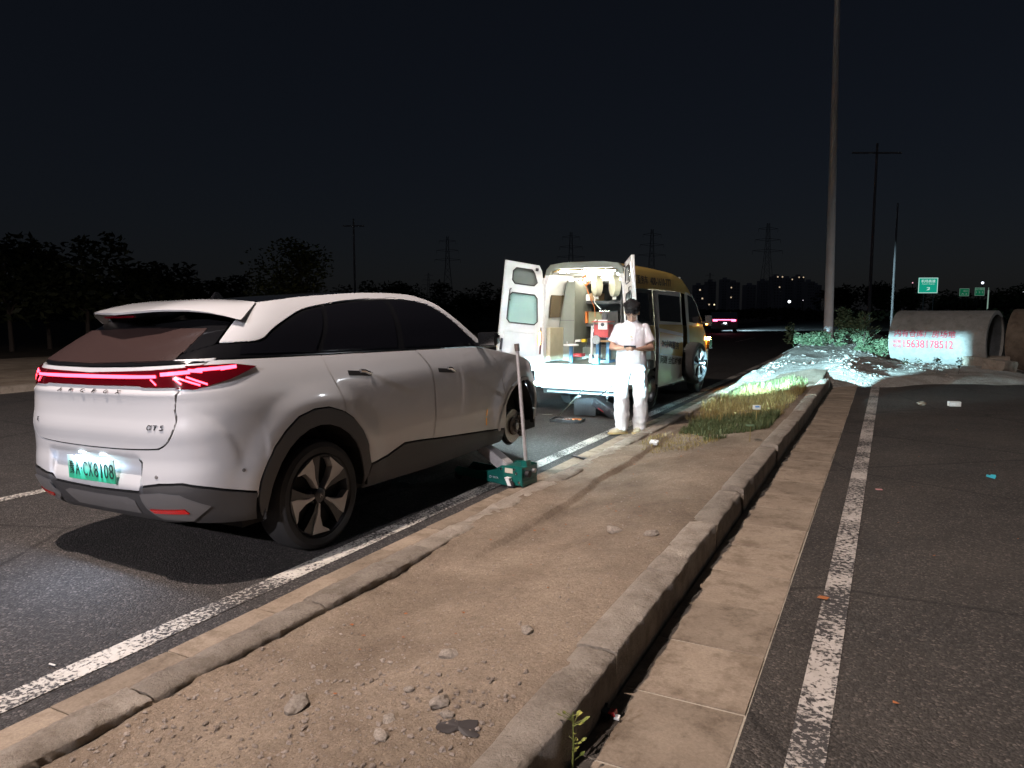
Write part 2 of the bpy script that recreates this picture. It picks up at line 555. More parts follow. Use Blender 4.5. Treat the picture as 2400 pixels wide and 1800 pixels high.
# rough kerb stones and gutter slabs, each its own piece
def rough_block(name, x0, x1, y0, y1, z0, z1, m, parent, amp, seed, rnd, nx=5, ny=14, chip=0.0):
    """a concrete block with an uneven top and worn arrises"""
    vs, fs = [], []
    prof = []
    w, h = x1 - x0, z1 - z0
    prof.append((x0, z0)); prof.append((x0, z1 - rnd))
    for i in range(nx + 1):
        t = i / nx
        prof.append((x0 + rnd * 0.5 + (w - rnd) * t, z1 - rnd * 0.45 * (abs(2 * t - 1) ** 4)))
    prof.append((x1, z1 - rnd)); prof.append((x1, z1 - h * 0.55)); prof.append((x1, z0))
    n = len(prof)
    for j in range(ny + 1):
        y = y0 + (y1 - y0) * j / ny
        endr = 1.0 - 0.5 * (j in (0, ny))
        for k, (x, z) in enumerate(prof):
            top = (z - z0) / h
            d = amp * fbm(x * 1.0, y, z + seed, 9, 4) * top + 0.6 * amp * fbm(x, y, z - seed, 34, 4) * top
            ch = chip * max(0.0, fbm(y, seed, x * 0.3, 2.3, 3) - 0.12) * top
            vs.append((x + d * 0.8 - (ch if k > n - 5 else 0.0) * 1.3, y, z + d - (1 - endr) * 0.012 * top - ch * 0.6))
    for j in range(ny):
        for k in range(n - 1):
            a = j * n + k
            fs.append((a, a + n, a + n + 1, a + 1))
    fs.append(tuple(range(n)))
    fs.append(tuple(range(ny * n, ny * n + n))[::-1])
    o = mesh_obj(name, vs, fs, m, parent, smooth=True)
    o.data.set_sharp_from_angle(angle=R(55))
    return o

kr = tag(sheet('right_kerb', -1.12, -0.90, -0.3, 17.4, -0.03, M['mortar']), kind='structure')
y, k = -0.30, 0
while y < 17.2:
    L = 0.975; jx = random.uniform(-.012, .012)
    rough_block('kerb_stone', -1.06 + jx, -0.887 + jx * .6, y, y + L, -0.06, 0.188 + random.uniform(-.010, .010), M['kerb'], kr, 0.009, k * 3.7, 0.016, ny=44 if y < 9 else 12, chip=0.035)
    y += L + 0.022; k += 1
kl = tag(sheet('left_kerb', -2.64, -2.50, -0.2, 30, -0.06, M['mortar']), kind='structure')
y, k = -0.2, 0
while y < 29:
    L = 0.985
    rough_block('kerb_stone', -2.665, -2.495 + random.uniform(-.008, .008), y, y + L, -0.10, 0.040 + random.uniform(-.008, .008), M['kerb'], kl, 0.013, 91 + k * 2.9, 0.016, ny=44 if y < 9 else 12, chip=0.04)
    y += L + 0.012; k += 1

def slab(name, x0, x1, y0, y1, z, m, parent, jit=0.003):
    bm = bmesh.new()
    t = 0.05
    zz = [z + random.uniform(-jit, jit) for _ in range(4)]
    vs = [bm.verts.new(p) for p in ((x0, y0, z - t), (x1, y0, z - t), (x1, y1, z - t), (x0, y1, z - t), (x0, y0, zz[0]), (x1, y0, zz[1]), (x1, y1, zz[2]), (x0, y1, zz[3]))]
    for f in ((3, 2, 1, 0), (4, 5, 6, 7), (0, 1, 5, 4), (1, 2, 6, 5), (2, 3, 7, 6), (3, 0, 4, 7)):
        bm.faces.new([vs[i] for i in f])
    return bm_obj(name, bm, m, parent, bevel=0.007)
gr = tag(sheet('right_gutter', -0.885, -0.395, -0.4, 17.2, 0.001, M['mortar']), kind='structure')
y = 3.275 - 0.52 * 7
while y < 16.9:
    slab('gutter_slab', -0.884 + random.uniform(0, .006), -0.398 + random.uniform(-.008, .004), y + 0.006, y + 0.514, 0.006, M['slab'], gr)
    y += 0.52
gl = tag(sheet('left_gutter', -2.93, -2.66, -0.4, 29, ROAD_Z - 0.001, M['mortar']), kind='structure')
y = 1.63 - 0.545 * 3
while y < 28:
    slab('gutter_slab', -2.925 + random.uniform(-.006, .006), -2.662, y + 0.005, y + 0.54, ROAD_Z + 0.008, M['slab'], gl, 0.004)
    y += 0.545

# loose stones on the island: bigger ones single, the grit as one mass
def stone_mesh(seed, n=2):
    bm = bmesh.new()
    bmesh.ops.create_icosphere(bm, subdivisions=n, radius=1.0)
    for v in bm.verts:
        f = 1 + 0.42 * fbm(v.co.x, v.co.y, v.co.z + seed * 3.1, 1.1, 3)
        v.co *= f
        v.co.z *= 0.55
        v.co.x *= 1.25
    bmesh.ops.recalc_face_normals(bm, faces=bm.faces)
    me = bpy.data.meshes.new('stone'); bm.to_mesh(me); bm.free()
    me.materials.append(M['pebble'])
    return me
st_mesh = [stone_mesh(i) for i in range(5)]
for (u, v, r, lab) in ((695, 1650, .050, 'flat pale stone chip lying below the left kerb'), (1030, 1712, .038, 'pale pointed stone near the dark stain on the island dirt'),
        (1052, 1570, .034, 'pale stone chip in the middle of the bare island'), (1050, 1745, .022, 'small buff stone just above the dark stain'),
        (912, 1732, .022, 'small flat stone left of the dark stain'), (1440, 1270, .045, 'flat pale slab of stone beside the rough right kerb'),
        (1525, 1290, .040, 'flat grey stone chip against the rough right kerb'), (960, 1655, .02, 'small buff pebble on the lower island dirt'),
        (1235, 1525, .028, 'grey pebble half sunk left of the right kerb'), (895, 1785, .026, 'grey pebble at the lower edge of the island dirt')):
    p = ground_point(u, v, 0.06)
    p.z = dirt_z(p.x, p.y) + r * 0.25
    o = link(bpy.data.objects.new('stone', random.choice(st_mesh)))
    o.location = p; o.scale = (r, r, r); o.rotation_euler = (random.uniform(-.3, .3), random.uniform(-.3, .3), random.uniform(0, 6))
    tag(o, lab, 'stone', 'loose stones on the island')
vs, fs = [], []
for i in range(13000):
    t = random.random() ** 1.7
    y = 0.4 + 9.0 * t
    x = random.uniform(-2.47, -1.1)
    if random.random() > 0.25 + 0.75 * sstep(3.8, 1.8, y): continue
    r = 0.0025 + 0.010 * random.random() ** 5
    if y > 2.4: r *= .62
    z = dirt_z(x, y) + r * 0.3
    b = len(vs)
    a0 = random.uniform(0, 6); ex = random.uniform(.7, 1.4); hh = random.uniform(.35, .8)
    for ring, (rr, zz) in enumerate(((1.0, -.25), (.92, .35), (.5, .85))):
        for q in range(5):
            a = a0 + q * 1.2566 + ring * .4
            k = r * rr * random.uniform(.75, 1.2)
            vs.append((x + k * math.cos(a) * ex, y + k * math.sin(a) / ex, z + r * zz * hh))
    for ring in range(2):
        for q in range(5):
            a, c = b + ring * 5 + q, b + ring * 5 + (q + 1) % 5
            fs.append((a, c, c + 5, a + 5))
    fs.append(tuple(b + 10 + q for q in range(5)))
tag(mesh_obj('gravel', vs, fs, M['grit']), 'fine loose gravel scattered over the bare island dirt', 'gravel', kind='stuff')
# ------------------------------------------------------------------ white SUV on the jack
_zW = [.18, .30, .45, .60, .75, .90, 1.0, 1.1, 1.25, 1.4, 1.5, 1.58, 1.62, 1.66]
_W = [.86, .91, .935, .95, .955, .952, .94, .912, .85, .775, .70, .62, .56, .50]
_zr = [.22, .28, .36, .45, .52, .60, .70, .76, .84, .95, 1.03, 1.075, 1.10, 1.16, 1.22, 1.26, 1.31, 1.40, 1.50, 1.58, 1.66]
_yr = [-.72, -.82, -.90, -.955, -.975, -.97, -.957, -.957, -.962, -.945, -.942, -.948, -.925, -.92, -.905, -.875, -.80, -.66, -.49, -.38, -.30]
def smooth_interp(z, X, Y):
    # Catmull-Rom style monotone-ish interpolation
    z = min(max(z, X[0]), X[-1])
    i = min(max(int(np.searchsorted(X, z)) - 1, 0), len(X) - 2)
    h = X[i + 1] - X[i]
    t = (z - X[i]) / h
    def slope(k):
        if k <= 0: return (Y[1] - Y[0]) / (X[1] - X[0])
        if k >= len(X) - 1: return (Y[-1] - Y[-2]) / (X[-1] - X[-2])
        a = (Y[k] - Y[k - 1]) / (X[k] - X[k - 1]); b = (Y[k + 1] - Y[k]) / (X[k + 1] - X[k])
        return 0.0 if a * b <= 0 else 2 * a * b / (a + b)
    m0, m1 = slope(i) * h, slope(i + 1) * h
    return ((2 * t**3 - 3 * t**2 + 1) * Y[i] + (t**3 - 2 * t**2 + t) * m0 + (-2 * t**3 + 3 * t**2) * Y[i + 1] + (t**3 - t**2) * m1)
# reference plan outline, half: rear centre -> side -> front centre, by arc length
_ref = []
for k in range(161):
    a = math.pi / 2 * k / 160
    e = 2 / 4.5
    _ref.append((0.955 * math.sin(a) ** e, -0.2 - 0.75 * math.cos(a) ** e))
for k in range(1, 121): _ref.append((0.955, -0.2 + 2.8 * k / 120))
for k in range(1, 121):
    a = math.pi / 2 * k / 120
    e = 2 / 3.0
    _ref.append((0.955 * max(math.cos(a), 0) ** e, 2.6 + 1.0 * math.sin(a) ** e))
_ref = np.array(_ref)
_s = np.concatenate([[0], np.cumsum(np.hypot(*np.diff(_ref, axis=0).T))])
S_END = float(_s[-1])
ARCH_R, ARCH_F = (-0.005, 0.33), (2.80, 0.34)
def car_pt(s, z, detail=True):
    sg = -1 if s < 0 else 1
    a = abs(s)
    x0 = float(np.interp(a, _s, _ref[:, 0])); y0 = float(np.interp(a, _s, _ref[:, 1]))
    W = smooth_interp(z, _zW, _W)
    dy = smooth_interp(z, _zr, _yr) + 0.95
    y = y0 + dy * sstep(0.60, -0.80, y0)
    x = x0 * W / 0.955
    if y0 > 2.6: y -= 0.10 * sstep(0.5, 0.9, z) * sstep(2.6, 3.6, y0)
    if detail:
        for (cy, cz), r0 in ((ARCH_R, 0.53), (ARCH_F, 0.47)):
            d = math.hypot(y - cy, (z - cz) * 0.97)
            if d < 0.75 and 0.2 < z < 1.05:
                x += 0.018 * sstep(r0 + 0.19, r0 + 0.03, d) * sstep(0.2, 0.35, z)
        # shoulder crease over the doors, hollow lower door
        if -0.1 < y < 2.5: x -= 0.010 * sstep(0.60, 0.50, z) * sstep(0.30, 0.42, z) * sstep(-.1, .6, y) * sstep(2.5, 2.1, y)
        # number plate recess
        m = sstep(0.475, 0.445, abs(x)) if y < -0.7 else 0.0
        if m > 0:
            zt = 0.70; zb = 0.505
            y += 0.045 * m * sstep(zt + 0.004, zt - 0.018, z) * (0.35 + 0.65 * sstep(zb, zb + 0.14, z))
        # sculpted ridge at the bumper corner
        if y < -0.45 and 0.50 < z < 1.0 and x > 0.6:
            sr = np.interp(z, [.55, .62, .70, .82, .93, .98], [SRID[0], SRID[1], SRID[2], SRID[3], SRID[4], SRID[5]])
            d = (a - sr)
            k = sstep(0.56, 0.70, z) * sstep(1.02, 0.86, z)
            x -= 0.007 * k * (sstep(-0.035, 0.035, d) * sstep(0.30, 0.04, d))
    return Vector((x * sg, y, z))
def s_of_y(y, z):
    lo, hi = 0.3, S_END - 0.02
    for _ in range(36):
        m = (lo + hi) / 2
        if car_pt(m, z, False).y < y: lo = m
        else: hi = m
    return lo
def s_of_x(x, z):
    if x < 0: return -s_of_x(-x, z)
    lo, hi = 0.0, 1.55
    for _ in range(36):
        m = (lo + hi) / 2
        if car_pt(m, z, False).x < x: lo = m
        else: hi = m
    return lo
SRID = [s_of_y(y, z) for y, z in ((-.66, .55), (-.64, .62), (-.64, .70), (-.69, .82), (-.78, .93), (-.84, .98))]
def car_n(s, z):
    e = 0.006
    d1 = car_pt(s + e, z) - car_pt(s - e, z)
    d2 = car_pt(s, z + e) - car_pt(s, z - e)
    n = d1.cross(d2)
    return n.normalized()

def inset(poly, d):
    if d == 0: return poly
    n = len(poly)
    A = sum(poly[i][0] * poly[(i + 1) % n][1] - poly[(i + 1) % n][0] * poly[i][1] for i in range(n))
    sg = 1 if A > 0 else -1
    out = []
    for i in range(n):
        p0, p1, p2 = Vector(poly[i - 1]), Vector(poly[i]), Vector(poly[(i + 1) % n])
        a, b = (p1 - p0).normalized(), (p2 - p1).normalized()
        na, nb = Vector((-a.y, a.x)) * sg, Vector((-b.y, b.x)) * sg
        m = na + nb
        if m.length < 1e-6: m = na
        m.normalize()
        out.append(tuple(p1 + m * (d / max(0.4, m.dot(na)))))
    return out
def densify(poly, d=0.035):
    out = []
    n = len(poly)
    for i in range(n):
        a, b = Vector(poly[i]), Vector(poly[(i + 1) % n])
        k = max(1, int((b - a).length / d))
        for j in range(k): out.append(tuple(a + (b - a) * j / k))
    return out
def in_poly(p, poly):
    c = False
    n = len(poly)
    for i in range(n):
        x1, y1 = poly[i]; x2, y2 = poly[(i + 1) % n]
        if (y1 > p[1]) != (y2 > p[1]) and p[0] < (x2 - x1) * (p[1] - y1) / (y2 - y1) + x1: c = not c
    return c
def panel(name, poly, m, parent, off=0.0, grid=0.045, gap=0.0055, thick=0.014, mirror=False, pt=None, nf=None, only=None):
    """a body panel cut from the car's skin: poly is (distance round the body, height)"""
    pt = pt or car_pt
    nf = nf or car_n
    poly = densify(inset(poly, gap))
    pa = np.array(poly)
    n = len(poly)
    pts = list(poly)
    lo, hi = pa.min(0), pa.max(0)
    for i in range(int((hi[0] - lo[0]) / grid) + 1):
        for j in range(int((hi[1] - lo[1]) / grid) + 1):
            q = (lo[0] + (i + 0.5) * grid, lo[1] + (j + 0.5) * grid)
            if np.min(np.hypot(pa[:, 0] - q[0], pa[:, 1] - q[1])) > grid * 0.45 and in_poly(q, poly): pts.append(q)
    r = delaunay_2d_cdt([Vector(p) for p in pts], [], [list(range(n))], 1, 1e-6)
    V2, F2, orig = r[0], r[2], r[3]
    vs, ns = [], []
    for p in V2:
        nn = nf(p.x, p.y)
        vs.append(pt(p.x, p.y) + nn * off); ns.append(nn)
    fs = []
    for f in F2:
        a, b, c = (V2[i] for i in f)
        fs.append(tuple(f) if (b - a).cross(c - a) > 0 else tuple(f)[::-1])
    # rim
    cnt = {}
    for f in fs:
        for i in range(3):
            e = (f[i], f[(i + 1) % 3]); cnt[e] = cnt.get(e, 0) + 1
    be = [e for e in cnt if (e[1], e[0]) not in cnt]
    mp = {}
    def inner(i, rim):
        if (i, rim) not in mp:
            mp[(i, rim)] = len(vs)
            vs.append(vs[i] - ns[i] * (thick if rim else 0)); ns.append(ns[i])
        return mp[(i, rim)]
    for a, b in be:
        fs.append((inner(b, 0), inner(a, 0), inner(a, 1), inner(b, 1)))
    outs = []
    for sg in (only if only else ((1, -1) if mirror else (1,))):
        v2 = [(v.x * sg, v.y, v.z) for v in vs]
        f2 = fs if sg > 0 else [f[::-1] for f in fs]
        n2 = [(v.x * sg, v.y, v.z) for v in ns]
        outs.append(mesh_obj(name, v2, f2, m, parent, smooth=True, normals=n2))
    return outs
Y = lambda *pts: [(s_of_y(y, z), z) for y, z in pts]
X = lambda *pts: [(s_of_x(x, z), z) for x, z in pts]
def sym(half):
    """mirror an open chain that starts and ends on the rear centre line"""
    return half + [(-s, z) for s, z in half[::-1] if abs(s) > 1e-6]

suv = thing('suv', 'white SUV jacked up at its right front corner with the red rear light bar lit', 'car')
SUV_M = Matrix.Translation((-4.215, 3.70, 0.0)) @ Matrix.Rotation(R(-2.4), 4, 'Z') @ Matrix.Rotation(R(1.2), 4, 'X') @ Matrix.Rotation(R(-1.5), 4, 'Y')
suv.matrix_world = SUV_M
SUV_I = SUV_M.inverted()

belt = [(-.83, 1.27), (-.61, 1.26), (.15, 1.23), (1.03, 1.20), (1.18, 1.193), (2.09, 1.16)]
arch_r = [(-.53, .40), (-.52, .47), (-.48, .58), (-.40, .70), (-.31, .78), (-.19, .855), (-.05, .885), (.09, .88), (.22, .835), (.32, .77), (.41, .67), (.47, .56), (.515, .40)]
arch_f = [(ARCH_F[0] + 0.47 * math.cos(a), ARCH_F[1] + 0.47 * math.sin(a)) for a in [math.pi * (1 - k / 12) for k in range(13)]]
door_r = [(.15, 1.23), (.17, 1.11), (.21, .99), (.24, .89), (.245, .82)]
door_m = [(1.18, 1.193), (1.26, 1.10), (1.305, 1.03), (1.315, .92), (1.32, .63), (1.31, .445)]
door_f = [(2.20, 1.14), (2.33, 1.02), (2.40, .88), (2.44, .60), (2.45, .345)]
hood_e = [(2.20, 1.14), (2.54, 1.075), (2.90, .995), (3.15, .915), (3.35, .85)]
shut = [(.80, 1.262), (.775, 1.20), (.752, 1.13), (.735, 1.07), (.725, .99), (.735, .93), (.715, .85), (.68, .80), (.63, .768), (.57, .757), (.30, .745), (0, .741)]
glass_up = [(-.57, 1.35), (-.32, 1.35), (-.18, 1.41), (-.05, 1.46), (.18, 1.53), (.42, 1.562), (.73, 1.59), (1.20, 1.605), (1.48, 1.59), (1.69, 1.545), (1.84, 1.44), (1.97, 1.31), (2.09, 1.20)]
rail_up = [(-.15, 1.59), (.10, 1.612), (.34, 1.63), (.84, 1.653), (1.23, 1.655), (1.55, 1.638), (1.68, 1.60), (1.80, 1.545), (1.93, 1.42), (2.13, 1.24), (2.19, 1.17)]

def soften(pts, n=3):
    out = []
    for i in range(len(pts) - 1):
        p0, p1, p2, p3 = (Vector(pts[max(i - 1, 0)]), Vector(pts[i]), Vector(pts[i + 1]), Vector(pts[min(i + 2, len(pts) - 1)]))
        for k in range(n):
            t = k / n
            out.append(tuple(0.5 * ((2 * p1) + (p2 - p0) * t + (2 * p0 - 5 * p1 + 4 * p2 - p3) * t * t + (3 * p1 - p0 - 3 * p2 + p3) * t ** 3)))
    out.append(tuple(pts[-1]))
    return out
shut, door_r, door_m, glass_up, rail_up = (soften(q) for q in (shut, door_r, door_m, glass_up, rail_up))
# inner dark shell that closes the shut lines
shell = Y((2.45, .25), (2.45, .34), *[(y, z) for y, z in arch_f[:1]], *door_f[::-1][1:], *[(y, z - .02) for y, z in belt[::-1][:-1]], (-.80, 1.30)) + X((.6, 1.30), (0, 1.30))
lowr = X((0, .34), (.6, .34)) + Y((-.6, .34), *[(y * 1.0, z) for y, z in arch_r], (.53, .25))
panel('inner_shell', sym((lowr + shell)), M['shell'], suv, off=-0.016, grid=0.09, thick=0.004)

# painted panels
half = X(*shut[::-1]) + Y(*[(-.83, 1.266), (-.61, 1.256), (.15, 1.226)], *door_r[1:], *arch_r[::-1][4:], (-.53, .45)) + Y((-.80, .53), (-.90, .565)) + X((.62, .56), (.46, .535), (.43, .50), (.0, .487))
panel('rear_body_panel', sym(half), M['car_white'], suv, grid=0.028)
tl = X(*shut[::-1][:-2], (.80, 1.245), (.4, 1.232), (0, 1.226))
panel('tailgate', sym(tl), M['car_white'], suv, grid=0.03)
panel('rear_door', Y(*door_r, *arch_r[-4:], (.71, .42), (.92, .48), (1.13, .465), *door_m[::-1]), M['car_white'], suv, mirror=True, gap=.009)
panel('front_door', Y(*door_m, (1.8, .40), *door_f[::-1], (2.09, 1.16)), M['car_white'], suv, mirror=True, gap=.008)
fend = Y(*door_f[:-1], (2.46, .36), *arch_f[1:-1], (3.28, .42)) + Y((3.40, .42), (3.42, .80)) + Y(*hood_e[::-1][:-1])
panel('front_fender', fend, M['car_white'], suv, mirror=True)
fb = Y((3.27, .30), (3.29, .42), (3.40, .42), (3.42, .80))
fb = fb + [(S_END - .01, .78), (S_END - .01, .28)]
panel('front_bumper', fb, M['car_white'], suv, mirror=True)
# black cladding
sill = Y(*[(.515, .40), (.71, .42), (.92, .48), (1.13, .465), (1.31, .445), (1.8, .40), (2.45, .345), (2.47, .21), (1.34, .20), (.65, .22), (.44, .23)])
panel('sill_cladding', sill, M['clad'], suv, off=0.004, mirror=True)
inner_r = [(-.01 + .435 * math.cos(a), .30 + .47 * math.sin(a)) for a in [math.pi * (k / 14) for k in range(15)]]
panel('arch_cladding', Y(*arch_r, (.44, .25), (.43, .30), *inner_r[1:-1], (-.445, .30), (-.46, .26), (-.52, .36)), M['clad'], suv, off=0.006, mirror=True)
inner_f = [(ARCH_F[0] + .44 * math.cos(a), ARCH_F[1] + .44 * math.sin(a)) for a in [math.pi * (k / 14) for k in range(15)]]
panel('arch_lip', Y(*arch_f, *inner_f), M['car_white'], suv, off=0.010, gap=0.001, mirror=True)
cl = X((0, .487), (.43, .497), (.46, .532), (.62, .556)) + Y((-.90, .562), (-.80, .527), (-.53, .447), (-.50, .27), (-.78, .30)) + X((.70, .31), (.40, .285), (0, .285))
panel('lower_bumper', sym(cl), M['clad'], suv, off=0.006)
trim = X((.47, .50), (.62, .515), (.74, .505)) + Y((-.78, .42)) + X((.72, .325), (.52, .33), (.45, .40))
panel('bumper_insert', trim, M['clad_l'], suv, off=0.016, grid=0.03, mirror=True)
for o in panel('reflector', X((.50, .408), (.735, .418), (.745, .392), (.52, .386)), M['reflector'], suv, off=0.024, gap=0, grid=0.03, mirror=True): pass
mid = X((0, .455), (.30, .46), (.37, .44), (.33, .34), (0, .335))
panel('diffuser', sym(mid), M['clad_l'], suv, off=0.010, grid=0.04)

# rear light bar
lampc = X((0, 1.192), (.55, 1.207), (.75, 1.217)) + Y((-.80, 1.225), (-.57, 1.222), (-.42, 1.195), (-.61, 1.14), (-.81, 1.095), (-.86, 1.10)) + X((.74, 1.112), (.50, 1.112), (.47, 1.122), (0, 1.118))
lamp = panel('tail_lamp', sym(lampc), M['lamp_red'], suv, off=0.012, grid=0.035, gap=0.0, thick=0.03)[0]
def strip(pts, w, off=0.016):
    """glowing bar on the lamp"""
    vs, fs = [], []
    P = densify(pts + [pts[-1]], 0.04)[:-1]
    for i, (s, z) in enumerate(P):
        a, b = Vector(P[max(i - 1, 0)]), Vector(P[min(i + 1, len(P) - 1)])
        t = (b - a).normalized() if (b - a).length > 1e-9 else Vector((1, 0))
        nn = Vector((-t.y, t.x)) * w / 2
        n3 = car_n(s, z)
        for q in (1, -1):
            vs.append(car_pt(s + nn.x * q, z + nn.y * q) + n3 * off)
    for i in range(len(P) - 1): fs.append((2 * i, 2 * i + 1, 2 * i + 3, 2 * i + 2))
    n0 = len(vs)
    return vs, fs
def strip_obj(name, pts, w, m, parent, sgs=(1,)):
    v, f = strip(pts, w)
    for sg in sgs:
        mesh_obj(name, [(a.x * sg, a.y, a.z) for a in v], f if sg < 0 else [q[::-1] for q in f], m, parent)
strip_obj('light_bar', X((-.60, 1.172), (-.3, 1.169), (0, 1.168), (.3, 1.169), (.60, 1.172)), 0.017, M['glow_red'], lamp)
strip_obj('light_bar', X((.625, 1.182), (.765, 1.190)), 0.020, M['glow_red'], lamp, (1, -1))
strip_obj('light_bar', X((.805, 1.190)) + Y((-.80, 1.198), (-.56, 1.203)), 0.018, M['glow_red'], lamp, (1, -1))
for pts in ((X((.565, 1.158), (.605, 1.126))), (X((.70, 1.160), (.745, 1.126))), (Y((-.845, 1.165), (-.775, 1.115))), (Y((-.815, 1.165), (-.745, 1.118)))):
    strip_obj('light_slash', pts, 0.011, M['glow_red'], lamp, (1, -1))

# glass
panel('window_surround', Y(*belt, (2.09, 1.20), *glass_up[::-1][1:]), M['car_black'], suv, off=-0.004, grid=0.06, mirror=True)
gl_q = [(-.50, 1.275), (.125, 1.247), (.135, 1.27), (.385, 1.545), (.18, 1.515), (-.04, 1.445), (-.17, 1.395), (-.28, 1.345), (-.45, 1.335)]
gl_r = [(.165, 1.247), (.98, 1.218), (1.14, 1.55), (1.14, 1.592), (.73, 1.577), (.43, 1.55)]
gl_f = [(1.06, 1.216), (2.05, 1.178), (1.95, 1.305), (1.82, 1.43), (1.67, 1.53), (1.47, 1.577), (1.21, 1.592)]
for g in (gl_q, gl_r, gl_f): panel('side_window', Y(*g), M['car_glass'], suv, off=0.001, grid=0.06, gap=0.004, mirror=True)
panel('roof_rail', Y(*glass_up, (2.13, 1.18), *rail_up[::-1][1:], (-.25, 1.53), (-.37, 1.478)), M['car_white'], suv, off=0.004, grid=0.05, mirror=True)
rgb = X((0, 1.226), (.4, 1.232), (.79, 1.252)) + Y((-.83, 1.272), (-.585, 1.345), (-.38, 1.478)) + X((.5, 1.50), (0, 1.50))
panel('rear_window_surround', sym(rgb), M['car_black'], suv, off=-0.003, grid=0.05)
rg = X((0, 1.242), (.66, 1.258), (.60, 1.44), (0, 1.45))
panel('rear_window', sym(rg), M['rear_glass'], suv, off=0.003, grid=0.05)

# roof, spoiler, bonnet, windscreen
def loft(name, rows, m, parent, smooth=True, flip=False):
    n = len(rows[0]); vs = [p for r in rows for p in r]; fs = []
    for j in range(len(rows) - 1):
        for i in range(n - 1):
            a = j * n + i
            q = (a, a + 1, a + n + 1, a + n)
            fs.append(q[::-1] if flip else q)
    o = mesh_obj(name, vs, fs, m, parent, smooth=smooth)
    if smooth: o.data.set_sharp_from_angle(angle=R(40))
    return o
def cross(p, crown, n=13, bow=0.0):
    return [(p.x * t, p.y + bow * (1 - t * t), p.z + crown * (1 - t * t)) for t in [-1 + 2 * i / (n - 1) for i in range(n)]]
rr = [car_pt(s, z) + Vector((0, 0, -.004)) for s, z in Y(*rail_up[:19:3])]
loft('roof', [cross(p, .022) for p in rr], M['car_black'], suv)
ws = [car_pt(s, z) for s, z in Y(*rail_up[18::3])]
loft('windscreen', [cross(p, .02, bow=.02 + .24 * k / 4) for k, p in enumerate(ws)], M['car_glass'], suv)
hd = [car_pt(s, z) + Vector((-.004, 0, -.003)) for s, z in Y(*hood_e)]
loft('bonnet', [cross(p, .05, bow=.06 + .05 * k) for k, p in enumerate(hd)] + [[(x * .9, y + .10, .79 + (1 - (x / hd[-1].x) ** 2) * .02) for x, y, z in cross(hd[-1], 0, bow=.22)]], M['car_white'], suv)
def spoiler_row(t):
    x = 0.72 * t
    a = abs(x)
    yt = float(np.interp(a, [0, .3, .5, .62, .72], [-.735, -.675, -.565, -.485, -.375]))
    zt = float(np.interp(a, [0, .33, .5, .62, .72], [1.535, 1.548, 1.542, 1.522, 1.480]))
    yf = -0.10 - 0.045 * (a / .72) ** 2
    en = 1 - (a / .72) ** 4
    xf = x * 0.60 / 0.72
    zf = 1.626 - 0.034 * (a / .72) ** 2
    rows = [(xf, yf, zf)]
    for k in (0.2, 0.4, 0.6, 0.8, 0.93):
        rows.append((xf + (x - xf) * k, yf + (yt - yf) * k, zf + (zt + .016 * en - zf) * k + 0.026 * en * math.sin(math.pi * k)))
    rows += [(x, yt - .004, zt + .012 * en), (x, yt, zt), (x * .97, yt + .05, zt - .012), (x * .93, min(yt + .22, yf), zt - .055)]
    return rows
cols = [spoiler_row(-1 + 2 * i / 24) for i in range(25)]
spo = loft('spoiler', [[c[k] for c in cols] for k in range(len(cols[0]) - 2)], M['car_white'], suv, flip=True)
loft('spoiler_underside', [[c[k] for c in cols] for k in range(len(cols[0]) - 3, len(cols[0]))], M['car_black'], spo, flip=True)
sb = MB(); sb.box((0, -.70, 1.522), (.30, .012, .010)); sb.build('high_brake_lamp', M['lamp_red'], suv)
MB().box((0.12, -.06, 1.652), (.030, .09, .045), taper=(.5, .25)).build('roof_aerial', M['car_black'], suv, bevel=.006)
# underbody and wheel wells
MB().box((0, 1.42, .255), (1.56, 3.9, .10)).build('underbody', M['liner'], suv)
for (cy, cz) in (ARCH_R, ARCH_F):
    for sg in (1, -1):
        b = MB()
        b.lathe([(.47, (.935 if cy < 1 else .82) * sg), (.475, .60 * sg), (0.02, .58 * sg)], 28, 'X', (0, cy, cz), arc=(-.15, math.pi + .15))
        b.build('wheel_well', M['liner'], suv)
# door handles: dark slot with a swung-out chrome bar
for (ya, za, yb, zb) in ((.345, 1.083, .575, 1.058), (1.40, 1.005, 1.625, .978)):
    for sg in (1, -1):
        q = Y((ya, za + .017), (yb, zb + .017), (yb, zb - .017), (ya, za - .017))
        pr = panel('handle_recess', q, M['black'], suv, off=0.003, gap=0, thick=.002)[0]
        a = car_pt(s_of_y(ya + .08, za), za) + Vector((.012, 0, .004)); b2 = car_pt(s_of_y(yb, zb), zb) + Vector((.01, 0, 0))
        h = MB().tube([a + Vector((.028, 0, .006)), a + Vector((.026, .05, 0)), b2 + Vector((.006, -.02, 0)), b2], [.013, .014, .013, .010], 8)
        ho = h.build('door_handle', M['chrome'], pr, smooth=True)
        if sg < 0:
            for o in (pr, ho): o.data.transform(Matrix.Diagonal((-1, 1, 1, 1))); o.data.flip_normals()
# mirrors
for sg in (1, -1):
    b = MB()
    bmesh.ops.create_cube(b.bm, size=1.0, matrix=Matrix.Translation((1.035 * sg, 2.08, 1.225)) @ Matrix.Diagonal((.20, .13, .135, 1)))
    for v in b.bm.verts:
        if v.co.y > 2.08: v.co.z = 1.225 + (v.co.z - 1.225) * .7; v.co.x = 1.02 * sg + (v.co.x - 1.02 * sg) * .8
    mo = b.build('door_mirror', M['car_black'], suv, bevel=.035, seg=3, smooth=True)
    MB().box((1.035 * sg, 2.012, 1.225), (.165, .006, .105)).build('mirror_glass', M['chrome'], mo, bevel=.002)
    MB().box((.925 * sg, 2.09, 1.175), (.10, .07, .035)).build('mirror_arm', M['car_black'], suv, bevel=.01)
